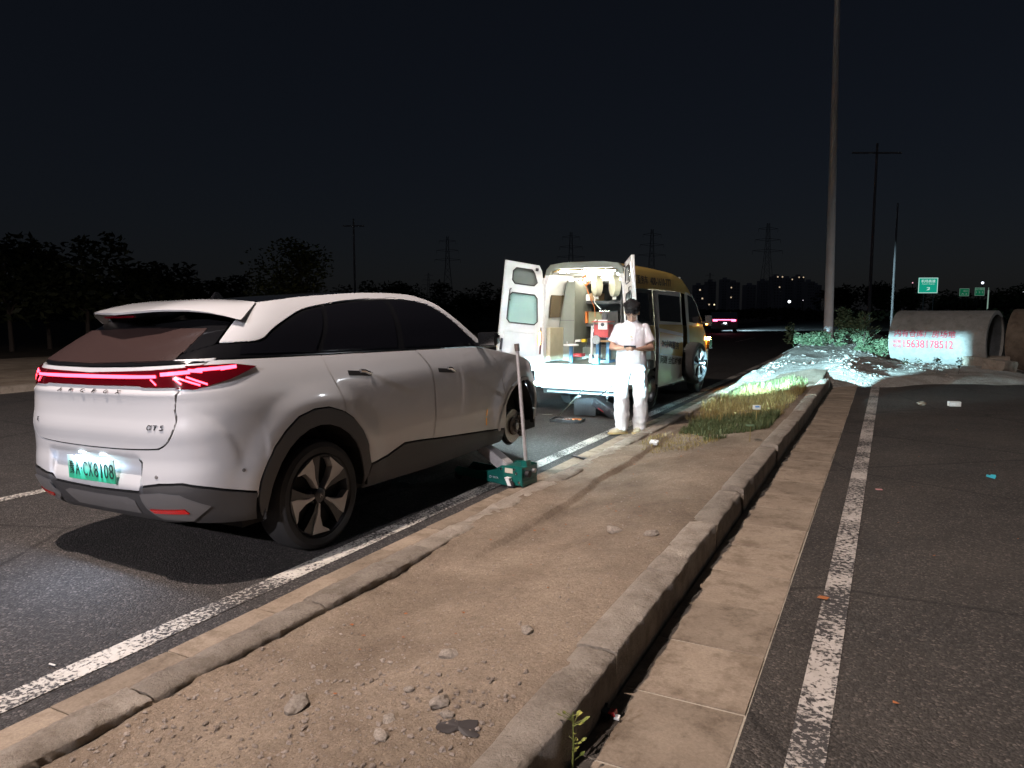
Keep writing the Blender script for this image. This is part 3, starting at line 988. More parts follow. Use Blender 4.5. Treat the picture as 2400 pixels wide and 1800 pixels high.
# amber stickers on the front door edge
q = Y((2.125, .575), (2.137, .575), (2.142, .515), (2.130, .515)); panel('amber_sticker', q, M['amber_tape'], suv, off=.003, gap=0, thick=.001)
q = Y((2.130, .495), (2.142, .495), (2.150, .425), (2.138, .425)); panel('amber_sticker', q, M['amber_tape'], suv, off=.003, gap=0, thick=.001)
# parking sensors
for x in (.60, .86):
    s_ = s_of_x(min(x, .80), .60) if x < .8 else s_of_y(-.62, .585)
    p = car_pt(s_, .60); n_ = car_n(s_, .60)
    b = MB().lathe([(.011, 0), (.011, .003), (0, .004)], 12); b.xform(n_.to_track_quat('Z', 'Y').to_matrix().to_4x4())
    b.xform(Matrix.Translation(p)); b.build('parking_sensor', M['clad_l'], suv)
# badges
def rear_frame(x, z, off=.004):
    s_ = s_of_x(x, z); p = car_pt(s_, z) + car_n(s_, z) * off
    e = .01
    return frame(p, car_pt(s_ + e, z) - car_pt(s_ - e, z), car_pt(s_, z + e) - car_pt(s_, z - e))
for k, ch in enumerate('ARCFOX'):
    text_obj('badge_letter', ch, .034, M['chrome'], suv, rear_frame(-.30 + .12 * k, 1.083, .003), .002, width=.034 if ch != 'F' else .028, height=.026)
for k, (ch, w) in enumerate((('α', .040), ('T', .032), ('5', .030))):
    text_obj('badge_letter', ch, .04, M['chrome'], suv, rear_frame(.565 + .043 * k, .885, .003), .002, width=w, height=.030, shear=.2)
text_obj('badge_letter', 'E', .03, M['chrome'], suv, rear_frame(-.60, .885, .003), .002, width=.022, height=.026)
# number plate
m, nt, b = new_mat('green_gradient_plate')
tc = nt.nodes.new('ShaderNodeTexCoord'); sp = nt.nodes.new('ShaderNodeSeparateXYZ'); nt.links.new(tc.outputs['Generated'], sp.inputs[0])
nt.links.new(ramp(nt, sp.outputs[2], [(0.0, (.03, .42, .22)), (.35, (.06, .50, .30)), (1.0, (.62, .80, .74))]), b.inputs['Base Color']); b.inputs['Roughness'].default_value = .35
PLY, PLZ = -.970, .605
pl = MB().box((0.0, PLY, PLZ), (.48, .008, .145)).build('number_plate', m, suv, bevel=.003)
pf = frame((0, PLY - .006, PLZ), (1, 0, 0), (0, 0, 1))
for ch, x, w, hh in (('豫', -.195, .05, .085), ('A', -.135, .045, .09), ('·', -.095, .012, .012), ('C', -.055, .042, .09), ('X', .002, .045, .09), ('8', .06, .042, .09), ('1', .112, .016, .09), ('0', .16, .042, .09), ('8', .213, .042, .09)):
    text_obj('plate_character', ch, .1, M['ink'], pl, pf @ Matrix.Translation((x, 0, 0)), .001, width=w, height=hh)
for x in (-.11, .11):
    bt = MB().lathe([(.008, 0), (.008, .006), (0, .007)], 10, 'Y', (x, PLY - .004, PLZ - .062)); bt.xform(Matrix.Identity(4)); bt.build('plate_bolt', M['chrome'], pl)
    lm = MB().box((x, -.950, .700), (.05, .02, .006)).build('plate_lamp', M['glow_white'], suv)
    ld = bpy.data.lights.new('plate_lamp_light', 'AREA'); ld.size = .05; ld.size_y = .02; ld.shape = 'RECTANGLE'; ld.energy = 6.0; ld.color = (.52, .70, 1.0)
    lo = link(bpy.data.objects.new('plate_lamp_light', ld), suv); lo.location = (x, -.982, .700); lo.rotation_euler = (R(-24), 0, R(-8))

# wheels
def tyre_profile(r, w, rim):
    h = w / 2
    return [(rim, -h * .80), (rim + .012, -h * .96), (rim + .05, -h * 1.0), (r - .045, -h * .98), (r - .015, -h * .86), (r - .003, -h * .62), (r, -h * .3),
            (r, h * .3), (r - .003, h * .62), (r - .015, h * .86), (r - .045, h * .98), (rim + .05, h), (rim + .012, h * .96), (rim, h * .80)]
def make_wheel(parent, loc, sg, r=.370, w=.235, rim=.276, rot=0.0):
    """outer face towards +x (sg=1)"""
    root = MB().lathe(tyre_profile(r, w, rim), 56, 'X').build('wheel', M['tyre'], parent, smooth=True)
    root.location = loc
    root.rotation_euler = (rot, 0, 0 if sg > 0 else math.pi)
    f = w / 2
    MB().lathe([(rim + .004, f * .78), (rim - .006, f * .90), (rim - .016, f * .80), (rim - .03, -f * .5), (rim - .02, -f * .8)], 48, 'X').build('rim_barrel', M['alloy_dark'], root, smooth=True)
    MB().lathe([(0, f * .18), (rim - .025, f * .18)], 32, 'X').build('rim_disc', M['shell'], root)
    MB().lathe([(rim + .006, f * .80), (rim - .004, f * .94), (rim - .013, f * .86)], 56, 'X').build('rim_lip', M['alloy_dark'], root, smooth=True)
    # five split spokes: a black arm beside a machined blade that widens to the rim
    for k in range(5):
        a = 2 * math.pi * k / 5 + .30
        def P(rad, ang, x): return (x, rad * math.cos(a + ang), rad * math.sin(a + ang))
        ro = rim - .012
        def slab3(pts2, x0, x1, name, mm):
            bm = bmesh.new()
            A = [bm.verts.new(P(q[0], q[1], x1 - q[2])) for q in pts2]; B = [bm.verts.new(P(q[0], q[1], x0)) for q in pts2]
            bm.faces.new(A); bm.faces.new(B[::-1])
            for i in range(len(A)): bm.faces.new((A[i], B[i], B[(i + 1) % len(A)], A[(i + 1) % len(A)]))
            return bm_obj(name, bm, mm, root, bevel=.003)
        slab3([(.045, -.15, .0), (.12, -.13, .0), (ro * .8, -.20, -.006), (ro, -.24, -.008), (ro, .08, -.008), (ro * .8, .05, -.006), (.12, .10, .0), (.045, .25, .0)], f * .35, f * .80, 'spoke', M['alloy_dark'])
        slab3([(.052, .12, 0), (.13, .13, 0), (ro * .8, .05, -.006), (ro, .07, -.008), (ro, .68, -.006), (ro * .94, .66, -.004), (ro * .80, .46, -.002), (.14, .36, 0), (.058, .36, 0)], f * .40, f * .865, 'spoke_blade', M['alloy'])
    MB().lathe([(.048, f * .3), (.048, f * .83), (.030, f * .90), (0, f * .90)], 20, 'X').build('hub_cap', M['alloy_dark'], root, smooth=True)
    text_obj('hub_badge', 'A', .03, M['alloy'], root, frame((f * .905, 0, 0), (0, 1, 0), (0, 0, 1)), .001, width=.022, height=.022)
    for k in range(5):
        a = 2 * math.pi * k / 5
        MB().lathe([(.009, f * .3), (.009, f * .6), (0, f * .6)], 8, 'X', (0, .057 * math.cos(a), .057 * math.sin(a))).build('wheel_nut', M['steel'], root)
    return root
def suv_local(wx, wy, wz): return SUV_I @ Vector((wx, wy, wz))
rw = suv_local(0, 0, 0)
wl_ = Vector((.825, 0.0, 0)); wl_.z = (SUV_I @ Vector(((SUV_M @ Vector((.825, 0, .3))).x, (SUV_M @ Vector((.825, 0, .3))).y, ROAD_Z + .366))).z
make_wheel(suv, wl_, 1, rot=.18)
wl2 = Vector((-.825, 0.0, 0)); wl2.z = (SUV_I @ Vector(((SUV_M @ Vector((-.825, 0, .3))).x, (SUV_M @ Vector((-.825, 0, .3))).y, ROAD_Z + .366))).z
make_wheel(suv, wl2, -1)
wl3 = Vector((-.825, 2.80, 0)); wl3.z = (SUV_I @ Vector(((SUV_M @ Vector((-.825, 2.8, .3))).x, (SUV_M @ Vector((-.825, 2.8, .3))).y, ROAD_Z + .366))).z
make_wheel(suv, wl3, -1)
# bare front hub: disc, hub, caliper, studs, strut
HB = Vector((.84, 2.765, .315))
MB().lathe([(.085, -.016), (.165, -.016), (.165, .012), (.085, .012)], 44, 'X', HB).build('brake_disc', M['steel'], suv, smooth=True)
MB().lathe([(.088, -.03), (.088, .030), (.074, .036), (.0, .036)], 32, 'X', HB).build('hub', M['rust'], suv, smooth=True)
MB().lathe([(.034, .03), (.034, .062), (.022, .068), (0, .068)], 20, 'X', HB).build('hub_bore', M['steel'], suv, smooth=True)
for k in range(5):
    a = 2 * math.pi * k / 5 + .3
    MB().lathe([(.007, .03), (.007, .075), (0, .077)], 8, 'X', HB + Vector((0, .057 * math.cos(a), .057 * math.sin(a)))).build('wheel_stud', M['steel'], suv)
MB().lathe([(.195, -.03), (.10, -.022), (.06, -.02)], 36, 'X', HB).build('dust_shield', M['liner'], suv)
cal = MB()
for k in range(9):
    a = R(-38 + 76 * k / 8)
    cal.box((HB.x + .005, HB.y + .150 * math.cos(a), HB.z + .150 * math.sin(a)), (.09, .06, .034), rot=rotm('X', math.degrees(a)))
cal.build('brake_caliper', M['rust'], suv, bevel=.005)
MB().tube([(HB.x - .10, HB.y - .02, HB.z + .05), (HB.x - .20, HB.y - .04, HB.z + .42)], [.035, .045], 12).build('suspension_strut', M['black'], suv, smooth=True)
MB().tube([(HB.x - .05, HB.y, HB.z - .12), (HB.x - .5, HB.y - .08, HB.z - .10)], [.03, .035], 8).build('control_arm', M['black'], suv, smooth=True)

# headlights: a closed housing whose slot gives the low-beam cut-off
def headlamp(parent, loc, energy, cut=-1.35, left=30, right=32, down=6.0, drl=True, soft=.0035):
    """closed housing: the far shield gives the sharp cut-off, the near one a soft lower edge"""
    d, dn = .10, .020
    t, bt = math.tan(R(cut)) * d, -math.tan(R(down)) * dn
    l, r = -math.tan(R(left)) * d, math.tan(R(right)) * d
    b = MB()
    o = Vector(loc)
    W2, H2 = .085, .06
    b.box(o + Vector((0, d, (t + H2) / 2)), (2 * W2, .002, H2 - t))
    b.box(o + Vector((0, dn, (bt - H2) / 2)), (2 * W2, .002, H2 + bt))
    b.box(o + Vector(((l - W2) / 2, d - .003, 0)), (W2 + l, .002, 2 * H2))
    b.box(o + Vector(((r + W2) / 2, d - .003, 0)), (W2 - r, .002, 2 * H2))
    for s_ in (-1, 1):
        b.box(o + Vector((s_ * W2, d / 2 - .02, 0)), (.004, d + .05, 2 * H2))
        b.box(o + Vector((0, d / 2 - .02, s_ * H2)), (2 * W2, d + .05, .004))
    b.box(o + Vector((0, -.045, 0)), (2 * W2, .004, 2 * H2))
    ho = b.build('headlight', M['black'], parent)
    ld = bpy.data.lights.new('headlight_bulb', 'SPOT'); ld.energy = energy; ld.color = (.45, .84, 1.0)
    ld.spot_size = R(96); ld.spot_blend = .6; ld.shadow_soft_size = soft
    lo = link(bpy.data.objects.new('headlight_bulb', ld), parent)
    lo.location = o; lo.rotation_euler = (R(90 - 2.0), 0, 0)
    # daytime running strip below the main beam
    if drl: MB().box(o + Vector((0, d + .012, -H2 - .02)), (.20, .01, .022)).build('running_light', M['drl'], ho)
    return ho
M['drl'] = mat('lit_running_light', (1, 1, 1), .4, emit=(.70, .93, 1.0), estr=3200)
headlamp(suv, (.60, 3.48, .735), 9000)
headlamp(suv, (-.60, 3.48, .735), 8000)

# ------------------------------------------------------------------ the street lamps and the added fill lamp that light the scene
sl = thing('street_lamp', 'tall grey street lamp on a long mast arm over the road behind the SUV', 'street lamp', (-15.6, LAMP_POS.y, 0))
ax = LAMP_POS.x + 15.6
MB().tube([(0, 0, -.1), (0, 0, 8.6)], [.11, .07], 14).build('post', M['steel'], sl, smooth=True)
MB().tube([(0, 0, 8.6), (.4, 0, 9.1), (1.4, 0, 9.35), (ax - .3, 0, 9.38)], [.07, .06, .05, .045], 10).build('arm', M['steel'], sl, smooth=True)
hd_ = MB().box((ax, 0, 9.36), (.75, .30, .10)).build('lamp_head', M['steel'], sl, bevel=.03)
ld = bpy.data.lights.new('street_lamp_light', 'SPOT'); ld.energy = LAMP_W; ld.color = LAMP_COL; ld.spot_size = R(168); ld.spot_blend = .35; ld.shadow_soft_size = .10
lo = link(bpy.data.objects.new('street_lamp_light', ld), sl); lo.location = (ax, 0, 9.2)

fill_lamp = thing('street_lamp', 'added unseen fill lamp on a post beyond the right side of the side road', 'street lamp', (19.0, 22.0, 0))  # added fill light for the pole and van side, not a known lamp
MB().tube([(0, 0, -.1), (0, 0, 8.6)], [.11, .07], 14).build('post', M['steel'], fill_lamp, smooth=True)
MB().tube([(0, 0, 8.6), (-.4, 0, 9.1), (-1.4, 0, 9.35), (-4.7, 0, 9.38)], [.07, .06, .05, .045], 10).build('arm', M['steel'], fill_lamp, smooth=True)
MB().box((-5, 0, 9.36), (.75, .30, .10)).build('lamp_head', M['steel'], fill_lamp, bevel=.03)
ld = bpy.data.lights.new('street_lamp_light', 'SPOT'); ld.energy = 750; ld.color = (.90, .95, 1.0); ld.spot_size = R(168); ld.spot_blend = .35; ld.shadow_soft_size = .15
lo = link(bpy.data.objects.new('street_lamp_light', ld), fill_lamp); lo.location = (-5, 0, 9.2)

sl3 = copy_tree(sl); sl3.location.y = -17.5; sl3.location.x += .8
tag(sl3, 'second grey street lamp of the row standing far behind the SUV')
for o in [k for k in bpy.data.objects if k.parent == sl3 and k.type == 'LIGHT']:
    o.data = o.data.copy(); o.data.energy = 15500; o.data.color = (.96, .92, 1.0)
# ------------------------------------------------------------------ service van
M['van_white'] = mat('van_paint_white', (0.72, 0.72, 0.70), 0.4, coat=0.5, var=0.05, vscale=3)
M['van_yellow'] = mat('van_paint_yellow', (0.60, 0.40, 0.10), 0.42, coat=0.5, var=0.06, vscale=3)
M['van_glass'] = mat('van_dark_glass', (0.008, 0.009, 0.012), 0.06, coat=0.4)
M['door_glass'] = mat('pale_film_glass', (0.33, 0.48, 0.43), 0.12, coat=0.6)
M['door_glass2'] = mat('grey_film_glass', (0.15, 0.17, 0.15), 0.15, coat=0.6)
M['trim'] = mat('black_rubber_trim', (0.02, 0.02, 0.02), 0.6)
M['ink_dark'] = mat('dark_lettering', (0.035, 0.025, 0.015), 0.5)
M['cab_grey'] = mat('grey_cabinet_steel', (0.17, 0.18, 0.15), 0.5, var=0.08, vscale=5)
M['shelf'] = mat('dark_shelf_steel', (0.045, 0.047, 0.048), 0.55)
M['cream'] = mat('cream_plastic', (0.62, 0.60, 0.45), 0.45)
M['white_plastic'] = mat('white_plastic', (0.72, 0.72, 0.70), 0.45)
M['red_paint'] = mat('red_machine_paint', (0.42, 0.03, 0.03), 0.4, coat=0.4)
M['blue_paint'] = mat('blue_machine_paint', (0.06, 0.17, 0.30), 0.4, coat=0.4)
M['orange'] = mat('orange_cable', (0.55, 0.14, 0.02), 0.5)
M['card'] = mat('cardboard', (0.34, 0.22, 0.11), 0.85, var=0.12, vscale=20)
M['book'] = mat('paper_white', (0.66, 0.64, 0.60), 0.8, var=0.1, vscale=60)
M['bin'] = mat('olive_plastic_bin', (0.20, 0.19, 0.10), 0.5)
M['yellow_tool'] = mat('yellow_tool_plastic', (0.62, 0.42, 0.02), 0.4)
M['cyan'] = mat('cyan_plastic', (0.05, 0.42, 0.50), 0.4)
M['strip_light'] = mat('lit_led_strip', (1, 1, 1), 0.4, emit=(1.0, 0.94, 0.80), estr=150)
M['tan_board'] = mat('tan_lining_board', (0.50, 0.44, 0.30), 0.6, var=0.08)
M['brown_glass'] = mat('brown_tinted_window', (0.10, 0.065, 0.03), 0.12, coat=0.5)

M['amber_front'] = mat('lit_front_indicator', (1, .4, .05), .4, emit=(1.0, .36, .06), estr=500)
VX, VY, VYAW = -4.08, 10.4, R(-3.0)
van = thing('service_van', 'yellow and white rescue van with both rear doors open and a lit workshop inside', 'van', (VX, VY, ROAD_Z), VYAW)
van.scale = (.93, 1, 1)
VM = Matrix.Translation((VX, VY, ROAD_Z)) @ Matrix.Rotation(VYAW, 4, 'Z') @ Matrix.Diagonal((.93, 1, 1, 1))
VW = lambda z: float(np.interp(z, [.30, .50, .90, 1.25, 1.40, 1.95, 2.12, 2.24, 2.34], [.80, .825, .83, .82, .80, .745, .715, .66, .52]))
def van_pt(y, z, e=0.0):
    w = VW(z)
    # nose narrows, roof narrows towards the front
    w *= 1 - .16 * sstep(3.9, 4.85, y) - .06 * sstep(2.6, 4.6, y) * sstep(1.2, 2.2, z)
    return Vector((w, y, z))
def van_n(y, z):
    e = .01
    return (van_pt(y + e, z) - van_pt(y - e, z)).cross(van_pt(y, z + e) - van_pt(y, z - e)).normalized()
def vpan(name, poly, m, parent=None, **k):
    k.setdefault('grid', .10); k.setdefault('gap', .003)
    return panel(name, poly, m, parent or van, pt=van_pt, nf=van_n, **k)
def arc(cy, cz, r, a0=180, a1=0, n=12):
    return [(cy + r * math.cos(R(a0 + (a1 - a0) * k / n)), cz + r * math.sin(R(a0 + (a1 - a0) * k / n))) for k in range(n + 1)]
DY0, DY1 = 1.10, 2.42        # sliding door, slid back and standing proud
# roof line of the side: rear .. windscreen .. nose
vpan('rear_quarter_panel', [(0, .42)] + arc(1.05, .33, .36, 165, 60, 8) + [(1.12, .75), (1.12, .95), (0, .95)], M['van_white'], only=(1, -1))
vpan('rear_quarter_band', [(0, .95), (1.12, .95), (1.12, 1.36), (0, 1.36)], M['van_yellow'], only=(1, -1))
vpan('sill_panel', [(1.12, .42), (1.40, .36), (3.0, .36), (3.0, .95), (1.12, .95)], M['van_white'], only=(-1,))
vpan('side_band', [(1.12, .95), (3.0, .95), (3.0, 1.36), (1.12, 1.36)], M['van_yellow'], only=(-1,))
vpan('door_sill', [(1.38, .33), (3.02, .33), (3.02, .42), (1.38, .42)], M['van_white'], only=(1,))
vpan('front_door', [(3.02, .36), (3.40, .36)] + arc(3.86, .33, .37, 165, 90, 6) + [(3.98, .70), (3.98, 1.30), (3.02, 1.36)], M['van_white'], mirror=True)
vpan('front_door_band', [(3.03, .97), (3.97, .92), (3.97, 1.27), (3.03, 1.33)], M['van_yellow'], off=.004, thick=.002, mirror=True)
vpan('front_wing', [(3.99, .70)] + arc(3.86, .33, .37, 68, 10, 6) + [(4.62, .36), (4.80, .45), (4.82, .80), (4.55, 1.00), (3.99, 1.28)], M['van_yellow'], mirror=True)
vpan('roof_band', [(0, 1.93), (1.5, 1.94), (2.6, 1.92), (3.35, 1.86), (3.20, 1.98), (2.85, 2.15), (2.35, 2.25), (1.4, 2.285), (0, 2.285)], M['van_yellow'], mirror=True)
vpan('window_band', [(0.02, 1.36), (1.12, 1.36), (1.12, 1.93), (0.02, 1.93)], M['trim'], only=(1, -1))
vpan('quarter_window', [(.14, 1.42), (1.06, 1.42), (1.08, 1.86), (.16, 1.87)], M['van_glass'], off=.006, thick=.004, only=(1, -1))
vpan('side_window', [(1.16, 1.42), (2.96, 1.42), (2.96, 1.87), (1.16, 1.87)], M['van_glass'], off=.006, thick=.004, only=(-1,))
vpan('window_band', [(1.12, 1.36), (3.0, 1.36), (3.0, 1.93), (1.12, 1.93)], M['trim'], only=(-1,))
vpan('front_window', [(3.06, 1.38), (3.95, 1.32), (3.62, 1.72), (3.36, 1.85), (3.08, 1.88)], M['van_glass'], off=.004, thick=.004, mirror=True)
vpan('front_window_frame', [(3.02, 1.36), (3.98, 1.30), (4.02, 1.30), (3.68, 1.72), (3.38, 1.90), (3.02, 1.93)], M['van_white'], mirror=True)
vpan('door_pillar', [(2.93, .40), (3.02, .40), (3.02, 1.93), (2.93, 1.93)], M['van_white'], mirror=False)
# the sliding door, proud of the side and slid back
def van_pt_out(y, z): return van_pt(y, z) + Vector((.075, 0, 0))
def dpan(name, poly, m, parent, off=0.0, **k): return panel(name, poly, m, parent, off=off, pt=van_pt_out, nf=van_n, grid=.10, **k)[0]
sd = dpan('sliding_door', [(DY0, .40), (DY1, .38), (DY1, 1.92), (DY0, 1.92)], M['van_white'], van, thick=.055)
dpan('door_window', [(DY0 + .10, 1.42), (DY1 - .08, 1.38), (DY1 - .08, 1.84), (DY0 + .10, 1.86)], M['van_glass'], sd, off=.004, thick=.003)
dpan('door_band', [(DY0 + .04, .90), (DY1 - .02, .78), (DY1 - .02, 1.15), (DY0 + .04, 1.26)], M['van_yellow'], sd, off=.003, thick=.002)
dpan('door_band', [(DY0 + .04, 1.31), (DY1 - .02, 1.19), (DY1 - .02, 1.35), (DY0 + .04, 1.38)], M['van_yellow'], sd, off=.003, thick=.002)
def side_text(body, ya, yb, z, h, parent, out=.0, zb=None):
    c = (van_pt_out if out else van_pt)((ya + yb) / 2, z); n = van_n((ya + yb) / 2, z)
    dz = ((zb if zb is not None else z) - z)
    text_obj('lettering', body, .2, M['ink_dark'], parent, frame(c + n * .008, (0, yb - ya, dz), van_pt(1, z + .05) - van_pt(1, z - .05)), .001, width=yb - ya, height=h, offset=.004)
rb = [o for o in van.children if o.name.startswith('roof_band')][0]
side_text('救援服务车', .16, .98, 2.075, .14, rb)
side_text('400-1610-777', 1.08, 2.15, 2.065, .13, rb)
side_text('·24小时服务', DY0 + .10, DY1 - .25, 1.03, .13, sd, 1, .94)
side_text('问题 全保维修', DY0 + .08, DY1 - .12, .76, .13, sd, 1, .66)
text_obj('lettering', '2.4H', .1, M['ink_dark'], [o for o in van.children if o.name.startswith('rear_quarter_panel')][0], frame(van_pt(.72, .80) + van_n(.72, .80) * .006, (0, 1, 0), (0, 0, 1)), .001, width=.28, height=.06)
# roof, windscreen, bonnet, grille
def vcross(y, z, crown=.05, n=11, wscale=1.0, bow=0):
    w = van_pt(y, z).x * wscale
    return [(w * t, y + bow * (1 - t * t), z + crown * (1 - t ** 4)) for t in [-1 + 2 * i / (n - 1) for i in range(n)]]
loft('roof', [vcross(y, z - .004) for y, z in ((0, 2.288), (.7, 2.29), (1.4, 2.285), (1.9, 2.27), (2.35, 2.245), (2.62, 2.20), (2.85, 2.14), (3.05, 2.06))], M['van_yellow'], van)
loft('windscreen', [vcross(y, z, c, bow=b) for y, z, c, b in ((3.05, 2.06, .05, .0), (3.36, 1.88, .03, .1), (3.70, 1.60, .01, .2), (4.02, 1.29, .0, .28))], M['van_glass'], van)
loft('bonnet', [vcross(y, z, c, bow=b) for y, z, c, b in ((4.00, 1.285, .0, .28), (4.3, 1.15, .04, .25), (4.55, 1.00, .05, .22), (4.78, .80, .02, .18))], M['van_yellow'], van)
loft('front_bumper', [vcross(4.80, z, 0, bow=.18) for z in (.80, .62, .45, .32)], M['van_white'], van)
MB().box((0, 2.3, .34), (1.5, 4.5, .10)).build('chassis', M['liner'], van)
# rear frame, bumper, step
fr = MB()
ins = .05
for sg in (-1, 1):
    fr.prism([(sg * (VW(.45)), .45), (sg * (VW(1.4)), 1.40), (sg * VW(1.95), 1.95), (sg * VW(2.18), 2.18), (sg * (VW(2.18) - .07), 2.14), (sg * (VW(1.95) - .07), 1.95), (sg * (VW(1.4) - .075), 1.40), (sg * (VW(.45) - .075), .45)], .10, 'Y', 0.002)
fr.build('door_frame', M['van_white'], van, bevel=.01)
MB().prism([(-.70, 2.14), (-.675, 2.23), (-.60, 2.30), (-.35, 2.33), (.35, 2.33), (.60, 2.30), (.675, 2.23), (.70, 2.14), (.62, 2.14), (.59, 2.20), (.50, 2.235), (-.50, 2.235), (-.59, 2.20), (-.62, 2.14)], .10, 'Y', 0.0).build('rear_header', M['cab_grey'], van, bevel=.008)
bmp = MB().box((0, -.05, .56), (1.58, .16, .30)).build('rear_bumper', M['van_white'], van, bevel=.03, seg=2, smooth=True)
MB().box((-.15, -.134, .585), (.50, .006, .14)).build('rear_plate', M['white_plastic'], bmp, bevel=.002)
text_obj('lettering', '豫A·6F50K', .1, M['ink_dark'], bmp, frame((-.15, -.139, .585), (1, 0, 0), (0, 0, 1)), .001, width=.42, height=.08)
MB().box((0, -.02, .40), (1.46, .10, .035)).box((0, .02, .33), (1.3, .06, .03)).build('tow_step', M['steel'], van, bevel=.01)
MB().box((0, .06, .74), (1.46, .14, .05)).build('threshold', M['steel'], van, bevel=.008)
# interior: floor, walls, ceiling
sheet('load_floor', -.75, .75, .02, 3.0, .772, M['cab_grey'], parent=van)
for sg in (-1, 1):
    mesh_obj('inner_wall', [(sg * (VW(z) - .05), y, z) for y in (.02, 2.9 if sg < 0 else 1.06) for z in (.78, 1.25, 1.45, 1.95, 2.16)], [(k, k + 1, k + 6, k + 5) for k in range(4)], M['van_white'], van)
mesh_obj('ceiling', [(x, y, z) for y in (.06, 2.8) for x, z in ((-.68, 2.15), (-.5, 2.20), (.5, 2.20), (.68, 2.15))], [(0, 1, 5, 4), (1, 2, 6, 5), (2, 3, 7, 6)], M['van_white'], van)
mesh_obj('bulkhead', [(-.75, 2.9, .78), (.75, 2.9, .78), (.66, 2.9, 2.2), (-.66, 2.9, 2.2)], [(0, 1, 2, 3)], M['cab_grey'], van)
MB().box((-.70, .50, 1.66), (.01, .62, .36), rot=rotm('Y', 6)).build('inner_window', M['brown_glass'], van)
MB().box((-.72, .44, 1.06), (.10, .62, .52)).build('wheel_box', M['tan_board'], van, bevel=.02)
MB().box((0, .13, 2.195), (.98, .03, .02)).build('light_strip', M['strip_light'], van, bevel=.004)
MB().box((-.30, 1.62, 2.155), (.05, 1.6, .02)).build('light_strip', M['strip_light'], van, bevel=.004)

def hinge_rot(sg, deg):
    b = Vector((sg * VW(.45), 0, .45)); t = Vector((sg * VW(2.1) , 0, 2.1))
    ax = (t - b).normalized()
    return Matrix.Translation(b) @ Matrix.Rotation(R(deg), 4, ax) @ Matrix.Translation(-b)
def rear_door(sg, deg):
    """hollow pressed door with two window openings, swung about its leaning hinge line"""
    m = hinge_rot(sg, deg)
    def hx(z): return VW(z) - .015
    f = .015
    def rect(z0, z1, a, b, r=.05):
        # rounded window outline; a, b inset from hinge edge / free edge
        A = lambda z: (hx(z) - a); B = lambda z: f + b
        return [(B(z0) + r, z0), (A(z0) - r, z0), (A(z0), z0 + r), (A(z1), z1 - r), (A(z1) - r, z1), (B(z1) + r, z1), (B(z1), z1 - r), (B(z0), z0 + r)]
    outer = [(f, .50), (hx(.5), .50), (hx(.9), .9), (hx(1.4), 1.4), (hx(1.95), 1.95), (hx(2.20), 2.20), (hx(2.20) - .06, 2.28), (f, 2.295)]
    w_up = rect(1.96, 2.20, .13, .14); w_lo = rect(1.36, 1.82, .12, .11)
    def plate(y0, y1):
        pts = densify(outer, .12); n0 = len(pts)
        loops = [list(range(n0))]
        for w in (w_up, w_lo):
            k = len(pts); pts += w; loops.append(list(range(k, k + len(w))))
        edges = []
        for lp in loops: edges += [(lp[i], lp[(i + 1) % len(lp)]) for i in range(len(lp))]
        r = delaunay_2d_cdt([Vector(p) for p in pts], edges, [], 0, 1e-6)
        V, F = r[0], r[2]
        keep = []
        for t in F:
            c = (V[t[0]] + V[t[1]] + V[t[2]]) / 3
            if in_poly((c.x, c.y), outer) and not in_poly((c.x, c.y), w_up) and not in_poly((c.x, c.y), w_lo): keep.append(tuple(t))
        bm = bmesh.new()
        A = [bm.verts.new((v.x * sg, y0, v.y)) for v in V]; B = [bm.verts.new((v.x * sg, y1, v.y)) for v in V]
        cnt = {}
        for t in keep:
            bm.faces.new([A[i] for i in t]); bm.faces.new([B[i] for i in t[::-1]])
            for i in range(3):
                e = (t[i], t[(i + 1) % 3]); cnt[e] = 1
        for a, b in cnt:
            if (b, a) not in cnt: bm.faces.new((A[a], A[b], B[b], B[a]))
        bm.transform(m)
        return bm
    d = bm_obj('rear_door', plate(-.035, .012), M['van_white'], van)
    for w, mm in ((w_up, M['door_glass2']), (w_lo, M['door_glass'])):
        b = MB().prism([(x * sg, z) for x, z in w], .006, 'Y', -.016); b.xform(m)
        g = b.build('door_window', mm, d)
        for q in (0.014,):
            ring = MB()
            ring.tube([(x * sg, q, z) for x, z in w] + [(w[0][0] * sg, q, w[0][1])], .010, 6); ring.xform(m)
            ring.build('window_seal', M['trim'], g)
    # pressed inner skin: raised ribs and a lower trim board
    b = MB().prism([(x * sg, z) for x, z in ((f + .07, .60), (hx(.6) - .10, .60), (hx(1.2) - .10, 1.22), (f + .07, 1.22))], .014, 'Y', .012); b.xform(m)
    b.build('door_lining', M['white_plastic'], d, bevel=.01)
    b = MB().box((sg * (f + .05), .03, 1.02), (.03, .04, .18)); b.xform(m); b.build('door_latch', M['trim'], d, bevel=.006)
    for z in (.72, 1.25, 2.05):
        b = MB().box((sg * (hx(z) + .0), .0, z), (.045, .06, .10)); b.xform(m); b.build('hinge', M['van_white'], d, bevel=.01)
    b = MB().tube([(sg * (f + .13), .02, 1.88), (sg * (f + .10), .05, 1.86), (sg * (f + .10), .05, 1.72), (sg * (f + .13), .02, 1.70)], .009, 6); b.xform(m); b.build('grab_handle', M['trim'], d)
    b = MB().box((sg * (hx(2.2) - .10), .03, 2.21), (.05, .03, .05)); b.xform(m); b.build('door_stay', M['trim'], d, bevel=.008)
    # outside colours
    b = MB().prism([(x * sg, z) for x, z in ((f, .95), (hx(.95), .95), (hx(1.30), 1.30), (f, 1.30))], .003, 'Y', -.039); b.xform(m); b.build('door_band', M['van_yellow'], d)
    return d
rear_door(-1, -126)
rear_door(1, 122)
